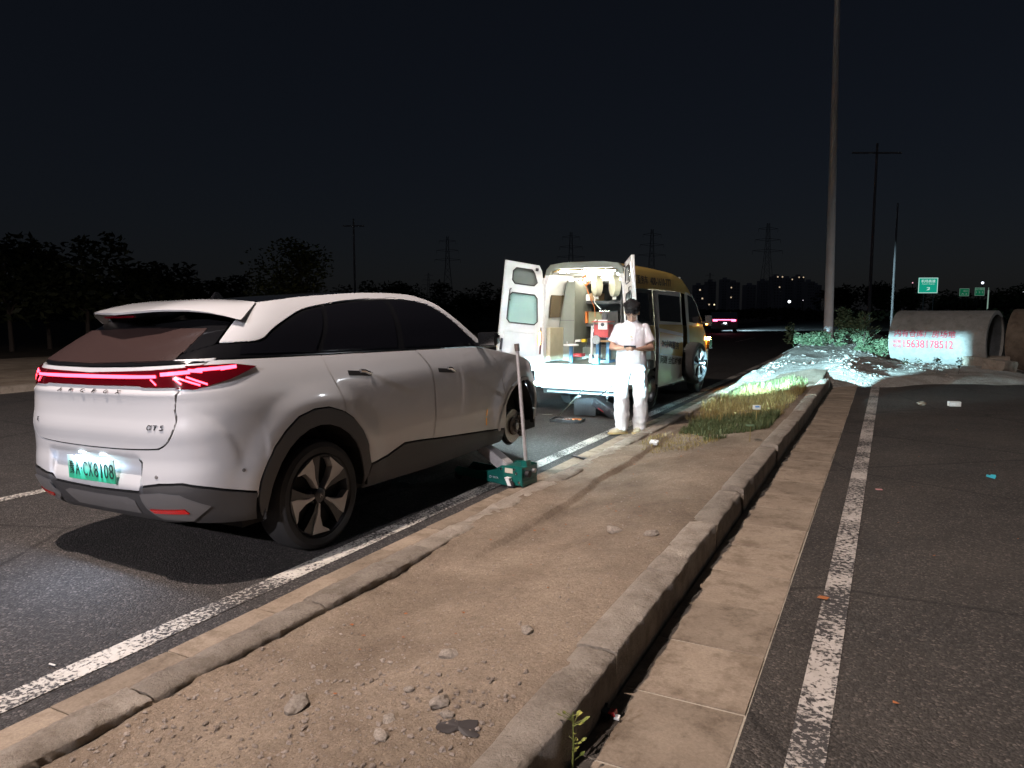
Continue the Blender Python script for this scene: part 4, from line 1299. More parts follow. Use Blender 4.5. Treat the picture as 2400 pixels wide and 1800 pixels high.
# tail lamps; the hazard light on the left is lit
for sg in (-1, 1):
    tlp = MB().box((sg * (VW(1.1) - .02), -.012, 1.12), (.075, .03, .42), rot=rotm('Y', -sg * 2)).build('tail_lamp', M['lamp_red'], van, bevel=.008)
    MB().box((sg * (VW(1.1) - .02), -.03, 1.16), (.06, .02, .20), rot=rotm('Y', -sg * 2)).build('hazard_light', M['amber'] if sg < 0 else M['lamp_red'], tlp, bevel=.006)
for sg in (-1, 1):
    MB().box((sg * .70, 4.70, .92), (.16, .20, .20)).build('head_lamp', M['car_glass'], van, bevel=.03)
    MB().box((sg * .755, 4.62, 1.03), (.05, .10, .05)).build('indicator', M['amber_front'], van, bevel=.012)
    mo = MB().box((sg * .93, 3.98, 1.40), (.13, .08, .20)).build('door_mirror', M['trim'], van, bevel=.025, seg=2)
    MB().box((sg * .86, 3.96, 1.36), (.12, .04, .04)).build('mirror_arm', M['trim'], mo)
MB().box((.90, 3.93, 1.33), (.03, .02, .02)).build('mirror_indicator', M['amber'], van)
# wheels
def plain_wheel(parent, loc, sg, r=.33, w=.20):
    o = MB().lathe(tyre_profile(r, w, r * .62), 40, 'X').build('wheel', M['tyre'], parent, smooth=True)
    o.location = loc; o.rotation_euler = (0, 0, 0 if sg > 0 else math.pi)
    f = w / 2
    MB().lathe([(r * .63, f * .8), (r * .6, f * .92), (r * .55, f * .6), (r * .40, f * .35), (r * .30, f * .5), (r * .15, f * .55), (0, f * .55)], 32, 'X').build('rim', M['steel'], o, smooth=True)
    return o
for y in (1.05, 3.86):
    for sg in (1, -1):
        plain_wheel(van, (sg * .715, y, .33), sg)
        MB().lathe([(.37, .80 * sg), (.37, .5 * sg), (0.02, .49 * sg)], 24, 'X', (0, y, .36), arc=(-.1, math.pi + .1)).build('wheel_well', M['liner'], van)
mud = MB().tube([(.81, .74, .14), (.82, .68, .30), (.82, .70, .46)], .014, 6).build('mud_flap', M['van_white'], van)

# ------------------------------------------------------------------ workshop gear inside the van (each thing on its own)
def vt(name, label, cat, x, y, z, rz=0, group=None):
    o = thing(name, label, cat, VM @ Vector((x, y, z)), rz + VYAW, group)
    o.scale = (.93, 1, 1)
    return o
FZ = .774
c = vt('cabinet', 'tall grey steel cabinet with slanted side in the back of the van', 'cabinet', 0, 0, FZ)
b = MB(); b.prism([(-.76, 0), (-.47, 0), (-.45, .66), (-.45, 1.30), (-.60, 1.30), (-.70, .85), (-.75, .60)], 1.1, 'Y', .60); b.build('carcass', M['cab_grey'], c, bevel=.006)
MB().box((-.60, .597, .66), (.28, .006, .006)).build('seam', M['shelf'], c)
c = vt('shelf_unit', 'dark steel shelf unit with three boards behind the cabinet', 'shelf', -.15, 1.06, FZ)
for z in (.22, .58, .96, 1.28): MB().box((-.05, .22, z), (.80, .46, .05)).build('shelf_board', M['shelf'], c, bevel=.004)
MB().box((-.05, .46, .66), (.84, .02, 1.34)).build('back_panel', M['shelf'], c)
for x in (-.46, .37): MB().box((x, .22, .66), (.03, .46, 1.34)).build('side_panel', M['shelf'], c)
MB().box((-.05, .10, .11), (.78, .40, .20)).build('drawer', M['cab_grey'], c, bevel=.005)
c = vt('side_cabinet', 'narrow grey cabinet on the right wall of the van', 'cabinet', .44, .75, FZ)
MB().box((.10, .3, .80), (.26, .6, .46)).build('carcass', M['cab_grey'], c, bevel=.006)
MB().sphere((0.03, -.01, .90), .012, u=8, v=6).build('knob', M['chrome'], c)
def at_van(u, v, Yp):
    d = cam.rotation_euler.to_matrix() @ Vector(((u - 1200) / FPX, -(v - 900) / FPX, -1.0))
    return cam.location + d * (Yp / d.y)
def zi(x, y): return 1240 + x * .1809, 620 + y * .1809
def putb(name, label, cat, px, Yp, dims, m, group=None, bev=.006, rz=0):
    p = at_van(*zi(*px), Yp)
    o = MB().box((0, 0, 0), dims).build(name, m, None, bevel=bev)
    o.location = p; o.rotation_euler = (0, 0, rz)
    return tag(o, label, cat, group)
# books and boxes on the shelves
for k, (x, w, h, mm, lab) in enumerate(((-.42, .03, .20, 'book', 'white parts catalogue leaning at the left of the middle shelf'), (-.36, .035, .21, 'book', 'second white catalogue leaning on the middle shelf'), (-.29, .05, .19, 'orange', 'orange parts box standing on the middle shelf'))):
    o = MB().box((0, 0, h / 2), (w, .20, h), rot=rotm('Y', -7)).build('book' if mm == 'book' else 'parts_box', M[mm], None, bevel=.003)
    o.location = VM @ Vector((-.15 + x, 1.12, FZ + .612)); o.rotation_euler = (0, 0, VYAW)
    tag(o, lab, 'book' if mm == 'book' else 'box')
for k, (x, w, h, mm, z, lab) in enumerate(((-.12, .24, .19, 'bin', .607, 'olive plastic bin on the middle shelf'), (-.33, .20, .10, 'white_plastic', .987, 'white carton on the top shelf beside the reels'), (-.14, .16, .12, 'card', .987, 'brown carton on the top shelf'), (-.20, .14, .11, 'black', .247, 'black tool case on the lowest shelf'), (.20, .22, .20, 'shelf', .607, 'dark box at the right of the middle shelf'))):
    o = MB().box((0, 0, h / 2), (w, .24, h)).build('bin' if mm == 'bin' else 'carton', M[mm], None, bevel=.008)
    o.location = VM @ Vector((-.15 + x, 1.16, FZ + z)); o.rotation_euler = (0, 0, VYAW)
    tag(o, lab, 'bin' if mm == 'bin' else 'box')
# hose reels hanging from a rail
rail = MB().tube([(VX - .58, VY + .98, 2.10), (VX + .60, VY + .98, 2.10)], .012, 8).build('hanging_rail', M['steel'])
tag(rail, 'thin steel rail across the van ceiling carrying the hose reels', 'rail')
for k, (px, lab) in enumerate((((880, 280), 'round cream hose reel hanging nearest the middle of the van'), ((1110, 280), 'round cream hose reel half hidden by the right rear door'))):
    p = at_van(*zi(*px), VY + .96)
    r = thing('hose_reel', lab, 'hose reel', p, R(38), 'hose reels under the van ceiling')
    MB().lathe([(.0, -.06), (.13, -.06), (.165, -.045), (.165, .045), (.13, .06), (0, .06)], 28, 'X').build('drum', M['cream'], r, smooth=True)
    MB().lathe([(.06, .058), (.06, .075), (0, .075)], 16, 'X').build('hub', M['white_plastic'], r)
    for q in range(6):
        a = q * math.pi / 3
        MB().lathe([(.008, .06), (.008, .066), (0, .066)], 8, 'X', (0, .11 * math.cos(a), .11 * math.sin(a))).build('bolt', M['steel'], r)
    MB().box((0, 0, .18), (.05, .05, .06)).build('bracket', M['white_plastic'], r, bevel=.006)
    MB().box((0, .01, -.19), (.05, .05, .05)).build('nozzle', M['white_plastic'], r, bevel=.01)
def cable(name, label, pts, r, m, n=6, cat='cable'):
    P = [Vector(p) for p in pts]; out = []
    for i in range(len(P) - 1):
        p0, p1, p2, p3 = P[max(i - 1, 0)], P[i], P[i + 1], P[min(i + 2, len(P) - 1)]
        for k in range(6):
            t = k / 6
            out.append(0.5 * ((2 * p1) + (p2 - p0) * t + (2 * p0 - 5 * p1 + 4 * p2 - p3) * t * t + (3 * p1 - p0 - 3 * p2 + p3) * t ** 3))
    out.append(P[-1])
    o = MB().tube(out, r, n).build(name, m, None, smooth=True)
    return tag(o, label, cat)
V_ = lambda px, dy: at_van(*zi(*px), VY + dy)
pts = []
for k in range(26):
    a = k * .95
    pts.append(V_((735 + 38 * math.cos(a) + random.uniform(-10, 10), 205 + 62 * math.sin(a) + random.uniform(-10, 10)), .93 + .004 * k))
cable('cable_coil', 'tangled orange cable coil hanging below the ceiling rail', pts, .006, M['orange'])
cable('air_hose', 'thin pale air hose dangling from the hose reel to the machine', [V_((830, 400), .93), V_((850, 440), .92), V_((850, 490), .9), V_((890, 540), .85), V_((930, 580), .8)], .006, M['white_plastic'])
cable('power_lead', 'thin orange lead falling from the coil past the shelves', [V_((730, 250), .95), V_((760, 350), .95), V_((810, 470), .93), V_((850, 570), .9), V_((855, 680), .88)], .005, M['orange'])
cable('white_lead', 'white lead looping below the socket box in the van', [V_((530, 225), .9), V_((540, 270), .9), V_((580, 290), .9), V_((640, 260), .92), V_((690, 210), .95)], .004, M['white_plastic'])
putb('socket_box', 'small white socket box at the top of the cabinet', 'socket', (546, 195), VY + .56, (.075, .03, .075), M['white_plastic'])
# tyre changer
p = at_van(*zi(960, 1130), VY + .58); p.z = ROAD_Z + FZ
tcg = thing('tyre_changer', 'red and grey tyre changer standing at the right of the van bed', 'machine', p)
MB().box((0, 0, .50), (.24, .22, .20)).build('motor_box', M['red_paint'], tcg, bevel=.012)
MB().box((.0, -.02, .645), (.30, .24, .015)).build('top_plate', M['red_paint'], tcg, bevel=.004)
MB().box((.03, -.115, .60), (.15, .02, .15)).build('control_panel', M['white_plastic'], tcg, bevel=.006)
MB().lathe([(.028, -.128), (.028, -.14), (0, -.142)], 14, 'Y', (.03, 0, .60)).build('dial', M['shelf'], tcg)
MB().tube([(.02, 0, .65), (.02, 0, .79)], [.05, .045], 12).build('cylinder', M['shelf'], tcg, smooth=True)
MB().tube([(-.06, 0, .80), (.10, 0, .80)], .022, 10).build('head_bar', M['chrome'], tcg, smooth=True)
MB().tube([(.02, 0, .79), (.02, 0, .84)], .02, 10).build('head_cap', M['chrome'], tcg, smooth=True)
for x in (-.08, .09): MB().box((x, 0, .20), (.05, .10, .40)).build('leg', M['blue_paint'], tcg, bevel=.006)
MB().box((0, 0, .02), (.30, .30, .04)).build('base_plate', M['blue_paint'], tcg, bevel=.006)
MB().tube([(-.17, -.06, .0), (-.17, -.06, .44), (-.165, -.06, .58)], [.022, .022, .018], 10).build('swing_post', M['white_plastic'], tcg, smooth=True)
MB().tube([(-.17, -.06, .46), (-.12, -.07, .54), (-.14, -.07, .62), (-.10, -.06, .68)], .016, 8).build('elbow_arm', M['white_plastic'], tcg, smooth=True)
MB().lathe([(0, -.02), (.07, -.02), (.075, 0), (.07, .02), (0, .02)], 20, 'Y', (-.08, -.10, .36)).build('bead_disc', M['steel'], tcg, smooth=True)
MB().box((.01, -.1, .34), (.30, .02, .03)).build('tray', M['card'], tcg)
# wheel stand: round pad on a post
p = at_van(*zi(545, 1120), VY + .35); p.z = ROAD_Z + FZ
wst = thing('wheel_stand', 'round white pad on a short blue post near the van threshold', 'stand', p)
MB().tube([(0, 0, .0), (0, 0, .26)], .032, 14).build('post', M['blue_paint'], wst, smooth=True)
MB().lathe([(0, .26), (.12, .26), (.125, .275), (.12, .285), (0, .285)], 28).build('pad', M['white_plastic'], wst, smooth=True)
for x in (-.07, .07): MB().tube([(x, 0, .285), (x, 0, .33)], .012, 8).build('peg', M['steel'], wst)
putb('yellow_tool', 'small yellow hand tool lying beside the round pad', 'tool', (715, 985), VY + .65, (.06, .10, .05), M['yellow_tool'])
putb('parts_tray', 'white parts tray on the low drawer beside the round pad', 'tray', (640, 985), VY + .75, (.12, .16, .03), M['white_plastic'])
putb('red_case', 'flat red case lying on the van floor by the threshold', 'case', (650, 1170), VY + .30, (.14, .16, .05), M['red_paint'])
putb('cyan_bottle_crate', 'small cyan crate on the van floor beside the tyre changer', 'crate', (875, 1250), VY + .12, (.09, .10, .09), M['cyan'])
p = at_van(*zi(850, 1110), VY + .5); p.z = ROAD_Z + FZ
vice = thing('bench_vice', 'small steel vice at the foot of the tyre changer post', 'vice', p)
MB().box((-.05, 0, .06), (.05, .10, .12)).box((.05, 0, .06), (.05, .10, .12)).build('jaws', M['steel'], vice, bevel=.01)
MB().tube([(-.12, 0, .05), (.14, 0, .05)], .014, 8).build('screw', M['chrome'], vice)

# the removed wheel clamped on the balancer beside the open sliding door
bal = thing('wheel_balancer', 'black balancer arm swung out of the van side door holding a wheel', 'machine', (VX, VY, ROAD_Z), VYAW)
bal.scale = (.93, 1, 1)
MB().box((.66, 2.68, .66), (.34, .20, .30)).build('gear_box', M['shelf'], bal, bevel=.02)
MB().tube([(.70, 2.68, .66), (1.24, 2.72, .66)], .030, 12).build('shaft', M['steel'], bal, smooth=True)
MB().box((.60, 2.68, .42), (.10, .10, .34)).build('stand_leg', M['shelf'], bal, bevel=.01)
MB().lathe([(.055, 0), (.055, .05), (.04, .06), (.04, .09), (0, .09)], 18, 'X', (1.14, 2.72, .66)).build('clamp_nut', M['chrome'], bal, smooth=True)
for a in (20, 140, 260):
    MB().tube([(1.18, 2.72 + .04 * math.cos(R(a)), .66 + .04 * math.sin(R(a))), (1.25, 2.72 + .10 * math.cos(R(a)), .66 + .10 * math.sin(R(a)))], .013, 8).build('clamp_handle', M['chrome'], bal, smooth=True)
rwh = thing('removed_wheel', 'black and silver alloy wheel held upright outside the van side door', 'wheel', VM @ Vector((1.03, 2.72, .66)), R(-9))
make_wheel(rwh, (0, 0, 0), 1, rot=.4)

# unseen lamp added on the open right door, throwing a flat beam along the kerb
wlp = thing('added_beam_lamp', 'small black beam lamp added on the lower edge of the open right rear van door', 'lamp', (-2.90, 9.75, .80))
wlp.rotation_euler = (0, R(-1.6), R(-5))
headlamp(wlp, (0, 0, 0), 42000, cut=.0, left=4.2, right=16.4, down=10.5, drl=False, soft=.0012)
MB().box((0, -.03, -.10), (.03, .03, .10)).build('clamp', M['steel'], wlp)
# ------------------------------------------------------------------ trolley jack, tools on the road
M['green'] = mat('green_jack_paint', (0.006, 0.105, 0.085), 0.35, coat=0.5, var=0.08, vscale=30)
M['bare_steel'] = mat('bare_handle_steel', (0.50, 0.47, 0.46), 0.45, metal=0.35, var=0.12, vscale=30)
M['label_cream'] = mat('cream_label', (0.55, 0.50, 0.40), 0.6)
M['case_black'] = mat('black_tool_case', (0.02, 0.021, 0.024), 0.5, bump=.001, bscale=300)
jack = thing('trolley_jack', 'green trolley jack with a tall steel handle lifting the SUV', 'jack', (-2.86, 5.86, ROAD_Z), R(174))
# local +x points under the car
jz = .0
for sg in (-1, 1):
    b = MB().prism([(-.06, .035), (.12, .015), (.42, .035), (.66, .05), (.70, .09), (.66, .13), (.40, .115), (.24, .145), (.16, .195), (.02, .205), (-.06, .20)], .010, 'Y', sg * .125 - .005)
    b.build('side_plate', M['green'], jack, bevel=.002)
MB().box((.04, 0, .12), (.20, .22, .14)).build('pump_block', M['green'], jack, bevel=.012)
MB().box((-.055, 0, .045), (.02, .24, .05)).build('rear_plate', M['green'], jack, bevel=.004)
MB().tube([(-.10, .06, .13), (.0, .06, .13)], .032, 14).build('pump_cylinder', M['black'], jack, smooth=True)
MB().tube([(-.085, -.06, .14), (.0, -.06, .14)], .022, 12).build('release_valve', M['steel'], jack, smooth=True)
MB().box((.62, 0, .06), (.06, .26, .03)).build('front_beam', M['green'], jack, bevel=.006)
arm = MB()
arm.prism([(.14, .15), (.22, .12), (.58, .335), (.66, .37), (.64, .405), (.55, .40), (.30, .285), (.16, .20)], .11, 'Y', -.055)
arm.build('lift_arm', M['bare_steel'], jack, bevel=.01)
MB().lathe([(0, .38), (.05, .38), (.06, .41), (.052, .425), (0, .42)], 20, 'Z', (.62, 0, 0)).build('saddle', M['bare_steel'], jack, smooth=True)
sk = MB().box((-.02, 0, .205), (.06, .075, .07), rot=rotm('Y', 3)).build('handle_socket', M['green'], jack, bevel=.012)
MB().tube([(-.02, 0, .22), (.045, .045, 1.24)], [.0165, .0165], 14).build('handle', M['bare_steel'], jack, smooth=True)
MB().tube([(.0448, .0448, 1.235), (.050, .049, 1.30)], .0225, 14).build('handle_grip', M['rust'], jack, smooth=True)
MB().box((.08, .1325, .155), (.085, .003, .045)).build('warning_label', M['label_cream'], jack)
def jtext(s, x, z, w, h, m):
    text_obj('lettering', s, .05, m, jack, frame((x, .1325, z), (-1, 0, 0), (0, 0, 1)), .0008, width=w, height=h)
jtext('SATA', .225, .075, .060, .018, M['white_plastic'])
MB().lathe([(.014, 0), (.014, .002), (.010, .0025), (.010, 0)], 6, 'Y', (.285, .131, .075)).build('emblem', M['white_plastic'], jack)
for x, z in ((.16, .165), (.02, .17), (-.03, .06), (.0, .14)):
    MB().lathe([(.012, 0), (.012, .008), (0, .010)], 10, 'Y', (x, .129, z)).build('bolt', M['chrome'], jack)
for sg in (-1, 1):
    cw = MB().lathe([(0, -.014), (.032, -.014), (.036, -.008), (.036, .008), (.032, .014), (0, .014)], 20, 'Y', (.035, sg * .165, .036)).build('castor_wheel', M['black'], jack, smooth=True)
    MB().prism([(.02, .03), (.055, .03), (.085, .09), (.05, .10)], .006, 'Y', sg * .165 + .016).prism([(.02, .03), (.055, .03), (.085, .09), (.05, .10)], .006, 'Y', sg * .165 - .022).box((.066, sg * .165, .098), (.05, .044, .008)).build('castor_fork', M['white_plastic'], jack)
    MB().lathe([(0, -.02), (.045, -.02), (.045, .02), (0, .02)], 20, 'Y', (.66, sg * .10, .046)).build('front_roller', M['black'], jack, smooth=True)

# black case and lid, the second case, tools and lead behind the van
RG = lambda u, v: ground_point(u, v, ROAD_Z)
p = RG(1352, 978)
tc_ = thing('tool_case', 'open black tool case standing on the road behind the van', 'tool case', (p.x + .05, p.y + .25, ROAD_Z), R(8))
MB().box((0, .05, .13), (.34, .26, .24)).build('box', M['case_black'], tc_, bevel=.015)
MB().box((0, .05, .262), (.35, .27, .025)).build('lid', M['case_black'], tc_, bevel=.01)
MB().box((-.12, .05, .285), (.05, .05, .02)).build('catch', M['steel'], tc_, bevel=.004)
MB().box((-.02, -.084, .17), (.08, .012, .02)).build('grip', M['black'], tc_, bevel=.004)
p = RG(1330, 988)
tr = thing('socket_tray', 'open black socket tray full of tools in front of the black case', 'tray', (p.x, p.y, ROAD_Z), R(8))
MB().box((0, 0, .012), (.46, .26, .02)).build('tray_base', M['case_black'], tr, bevel=.006)
for x, y, w, d in ((0, .125, .46, .014), (0, -.125, .46, .014), (.225, 0, .014, .24), (-.225, 0, .014, .24)): MB().box((x, y, .024), (w, d, .045)).build('tray_rim', M['case_black'], tr, bevel=.003)
for k in range(11):
    x, y = random.uniform(-.19, .16), random.uniform(-.08, .08)
    L = random.uniform(.04, .13)
    MB().tube([(x, y, .034), (x + L, y + random.uniform(-.02, .02), .036)], random.uniform(.008, .013), 8).build('socket_tool', M['chrome'] if k % 3 else M['orange'], tr, smooth=True)
p = RG(1408, 982)
c2 = thing('moulded_case', 'long black moulded tool case tipped against the open case', 'tool case', (p.x + .02, p.y + .22, ROAD_Z), R(-14))
b = MB().box((0, 0, .02), (.46, .20, .15)); b.xform(Matrix.Translation((0, 0, .115)) @ Matrix.Rotation(R(27), 4, 'Y'))
b.build('shell', M['case_black'], c2, bevel=.03, seg=2)
for x in (-.15, -.05, .05, .15):
    b = MB().box((x, -.102, .05), (.05, .012, .05)); b.xform(Matrix.Translation((0, 0, .115)) @ Matrix.Rotation(R(27), 4, 'Y')); b.build('rib', M['shelf'], c2, bevel=.005)
b = MB().box((-.04, -.104, -.02), (.11, .006, .012)); b.xform(Matrix.Translation((0, 0, .115)) @ Matrix.Rotation(R(27), 4, 'Y')); b.build('red_stripe', M['red_paint'], c2)
VB = lambda px, Yp: at_van(1060 + px[0] * .1899, 880 + px[1] * .1899, Yp)
q = [at_van(1390, 868, VY - .14), VB((1700, 60), VY - .3), VB((1580, 210), VY - .5), VB((1480, 320), VY - .65), VB((1420, 390), VY - .8), RG(1305, 975), RG(1290, 972), RG(1270, 972)]
cable('air_line', 'pale air line running from the van bed down to the tray on the road', q, .008, M['cab_grey'], cat='hose')
q = [at_van(1443, 890, VY - .16), VB((1980, 110), VY - .18), VB((1900, 190), VY - .2), VB((1800, 250), VY - .3), VB((1600, 280), VY - .5), VB((1480, 310), VY - .6)]
cable('black_lead', 'dark lead sagging under the rear bumper of the van', q, .009, M['trim'])
chain = thing('chain', 'short steel chain hanging from the tow step of the van', 'chain', at_van(1423, 920, VY - .10))
for k in range(9):
    b = MB()
    b.tube([(.014 * math.cos(a), 0, .024 * math.sin(a)) for a in [i * math.pi / 5 for i in range(11)]], .004, 5)
    o = b.build('link', M['steel'], chain); o.location = (0, 0, -.038 * k); o.rotation_euler = (0, 0, (k % 2) * math.pi / 2 + .3)
p = RG(1370, 1080)
br = thing('steel_bracket', 'dark flat steel bracket lying on the gutter slabs near the jack', 'bracket', (p.x, p.y, ROAD_Z + .012), R(62))
MB().box((0, 0, .012), (.05, .11, .018)).build('plate', M['case_black'], br, bevel=.003)
MB().box((.0, .13, .012), (.03, .14, .012)).build('tongue', M['case_black'], br, bevel=.003)

# ------------------------------------------------------------------ person
M['skin'] = mat('skin', (0.46, 0.27, 0.19), 0.5)
M['hair'] = mat('black_hair', (0.010, 0.008, 0.008), 0.85, bump=.006, bscale=120, spec=.2)
M['shirt'] = mat('white_cotton_shirt', (0.66, 0.62, 0.64), 0.85, bump=.001, bscale=500)
M['pants'] = mat('white_cotton_trousers', (0.60, 0.57, 0.56), 0.88, bump=.0015, bscale=300)
M['shoe'] = mat('beige_suede_shoe', (0.50, 0.44, 0.31), 0.8, var=.1, vscale=40)
M['sole'] = mat('gum_sole', (0.42, 0.30, 0.13), 0.6)
M['lens_frame'] = mat('glasses_frame', (0.05, 0.05, 0.05), 0.3)
M['screen'] = mat('lit_phone_screen', (.1, .1, .1), .2, emit=(.7, .85, 1.0), estr=1.6)

def limb(mb, pts, rads, n=14, end=True):
    P = [Vector(p) for p in pts]
    out, rr = [], []
    for i in range(len(P) - 1):
        p0, p1, p2, p3 = P[max(i - 1, 0)], P[i], P[i + 1], P[min(i + 2, len(P) - 1)]
        for k in range(5):
            t = k / 5
            out.append(0.5 * ((2 * p1) + (p2 - p0) * t + (2 * p0 - 5 * p1 + 4 * p2 - p3) * t * t + (3 * p1 - p0 - 3 * p2 + p3) * t ** 3))
            rr.append(rads[i] + (rads[i + 1] - rads[i]) * (t * t * (3 - 2 * t)))
    out.append(P[-1]); rr.append(rads[-1])
    mb.tube(out, rr, n)
    mb.sphere(P[0], rads[0], u=n, v=8)
    if end: mb.sphere(P[-1], rads[-1], u=n, v=8)
def ellip_loft(mb, rings, n=20):
    """rings: (centre, rx, ry) stacked"""
    R_ = []
    for c, rx, ry in rings:
        R_.append([mb.bm.verts.new((c[0] + rx * math.cos(2 * math.pi * k / n), c[1] + ry * math.sin(2 * math.pi * k / n), c[2])) for k in range(n)])
    for i in range(len(R_) - 1):
        for k in range(n): mb.bm.faces.new((R_[i][k], R_[i][(k + 1) % n], R_[i + 1][(k + 1) % n], R_[i + 1][k]))
    mb.bm.faces.new(R_[0][::-1]); mb.bm.faces.new(R_[-1])
def fuse(name, mb, m, parent, voxel=.01, smooth=4, disp=None):
    """voxel-fuse the collected volumes into one continuous skin"""
    bmesh.ops.recalc_face_normals(mb.bm, faces=mb.bm.faces)
    me = bpy.data.meshes.new(name); mb.bm.to_mesh(me); mb.bm.free()
    o = bpy.data.objects.new(name, me); COL.objects.link(o)
    r = o.modifiers.new('r', 'REMESH'); r.mode = 'VOXEL'; r.voxel_size = voxel
    s = o.modifiers.new('s', 'SMOOTH'); s.factor = .5; s.iterations = smooth
    dg = bpy.context.evaluated_depsgraph_get(); dg.update()
    me2 = bpy.data.meshes.new_from_object(o.evaluated_get(dg))
    bpy.data.objects.remove(o); bpy.data.meshes.remove(me)
    if disp:
        for v in me2.vertices: v.co += disp(v.co, v.normal)
    me2.materials.clear(); me2.materials.append(m)
    me2.polygons.foreach_set('use_smooth', [True] * len(me2.polygons))
    me2.name = name
    return link(bpy.data.objects.new(name, me2), parent)
PG = RG(1470, 1018)
per = thing('person', 'person in white shirt and loose white trousers standing on the kerb looking at a phone', 'person', (PG.x + .03, PG.y + .03, ROAD_Z + .012), R(14))
# faces local -y ; person's right hand is on -x
AN = {-1: (-.105, -.04, .075), 1: (.115, .10, .075)}
KN = {-1: (-.115, -.06, .47), 1: (.12, .03, .47)}
HP = {-1: (-.09, 0, .90), 1: (.09, 0, .90)}
SH = {-1: (-.165, .005, 1.365), 1: (.165, .005, 1.365)}
EL = {-1: (-.245, -.03, 1.115), 1: (.245, -.02, 1.115)}
WR = {-1: (-.085, -.235, 1.115), 1: (.10, -.235, 1.105)}
body = MB()
ellip_loft(body, [((0, 0, .84), .13, .09), ((0, 0, .95), .145, .10), ((0, 0, 1.08), .13, .09), ((0, -.01, 1.25), .15, .10), ((0, 0, 1.38), .16, .09), ((0, .01, 1.44), .09, .07)])
for sg in (-1, 1):
    limb(body, [HP[sg], KN[sg], AN[sg]], [.075, .055, .030])
    limb(body, [AN[sg], (AN[sg][0], AN[sg][1] + .005, .045)], [.030, .024])
    limb(body, [SH[sg], EL[sg]], [.050, .041])
    limb(body, [EL[sg], [(a + b) / 2 for a, b in zip(EL[sg], WR[sg])], WR[sg]], [.041, .036, .026])
    # palm and five bent fingers round the phone
    w = Vector(WR[sg]); pc = Vector((sg * .045, -.285, 1.115))
    body.sphere((w + pc) / 2, .03, (1.0, 1.1, .62)); body.sphere(pc, .036, (.85, 1.1, .50))
    for k, (L, dz) in enumerate(((.95, .022), (1.05, .008), (1.0, -.006), (.8, -.020))):
        r0 = pc + Vector((-sg * .005, -.022, dz * .8)); 
        limb(body, [r0, r0 + Vector((-sg * .012, -.028 * L, -.006)), r0 + Vector((-sg * .034, -.034 * L, .000)), r0 + Vector((-sg * .046, -.020, .008))], [.0095, .009, .0085, .0075], 8)
    limb(body, [pc + Vector((-sg * .008, .022, .014)), pc + Vector((-sg * .026, .004, .030)), pc + Vector((-sg * .036, -.018, .032))], [.011, .010, .0085], 8)
limb(body, [(0, .01, 1.42), (0, -.02, 1.52)], [.062, .055])
HM = Matrix.Translation((0, -.045, 1.560)) @ Matrix.Rotation(R(36), 4, 'X') @ Matrix.Diagonal((1.12, 1.1, 1.1, 1))
head = MB()
head.sphere((0, 0, .03), .094, (.80, 1.0, 1.10), 24, 16)
head.sphere((0, -.03, -.045), .070, (.80, .88, 1.05), 20, 14)
head.sphere((0, -.062, -.085), .034, (1.0, .8, .8))
head.sphere((0, -.088, -.012), .016, (.9, 1.2, 1.6)); head.sphere((0, -.102, -.024), .013, (1.15, 1, .8))
head.sphere((0, -.083, -.057), .017, (1.5, .6, .5))
for sg in (-1, 1):
    head.sphere((sg * .078, .004, -.008), .027, (.35, .8, 1.15)); head.sphere((sg * .030, -.080, .022), .018, (1.4, .5, .5))
head.xform(HM)
me_ = bpy.data.meshes.new('t'); head.bm.to_mesh(me_); head.bm.free(); body.bm.from_mesh(me_); bpy.data.meshes.remove(me_)
bo = fuse('body', body, M['skin'], per, .0065, 3)
hair = MB()
hair.sphere((0, .015, .055), .102, (.86, 1.05, 1.02), 24, 16); hair.sphere((0, .055, .00), .075, (1.0, .7, 1.1)); hair.sphere((0, -.045, .10), .06, (1.2, .9, .6))
for k in range(16):
    a = random.uniform(-2.6, 2.6); hair.sphere((.075 * math.sin(a), -.068 * math.cos(a) + .012, .075 + random.uniform(-.01, .05)), .026, (1, 1, .8), 8, 6)
hair.xform(HM)
fuse('hair', hair, M['hair'], per, .009, 2, lambda c, n: n * (.006 * fbm(c.x, c.y, c.z, 45, 3)))
# face details
fm = MB()
for sg in (-1, 1): fm.sphere((sg * .030, -.0885, .018), .0075, (1.3, .5, .6), 10, 6)
fm.xform(HM); fm.build('eyes', M['black'], per)
fm = MB()
for sg in (-1, 1): fm.tube([(sg * .012, -.094, .036), (sg * .030, -.095, .041), (sg * .050, -.084, .036)], .004, 6)
fm.xform(HM); fm.build('eyebrows', M['hair'], per)
fm = MB().tube([(-.022, -.089, -.058), (0, -.0945, -.056), (.022, -.089, -.058)], .0035, 6); fm.xform(HM); fm.build('mouth', mat('lips', (.32, .13, .11), .5), per)
gls = MB()
for sg in (-1, 1):
    gls.tube([(sg * .034 + .022 * math.cos(a), -.105 + .004 * math.cos(a) * sg, .016 + .017 * math.sin(a)) for a in [i * math.pi / 8 for i in range(17)]], .0016, 5)
    gls.tube([(sg * .056, -.10, .02), (sg * .078, .0, .012)], .0016, 5)
gls.tube([(-.012, -.106, .02), (.012, -.106, .02)], .0016, 5)
gls.xform(HM); go = gls.build('glasses', M['lens_frame'], None); go.matrix_world = per.matrix_world
tag(go, 'thin dark glasses on the face of the person with the phone', 'glasses')
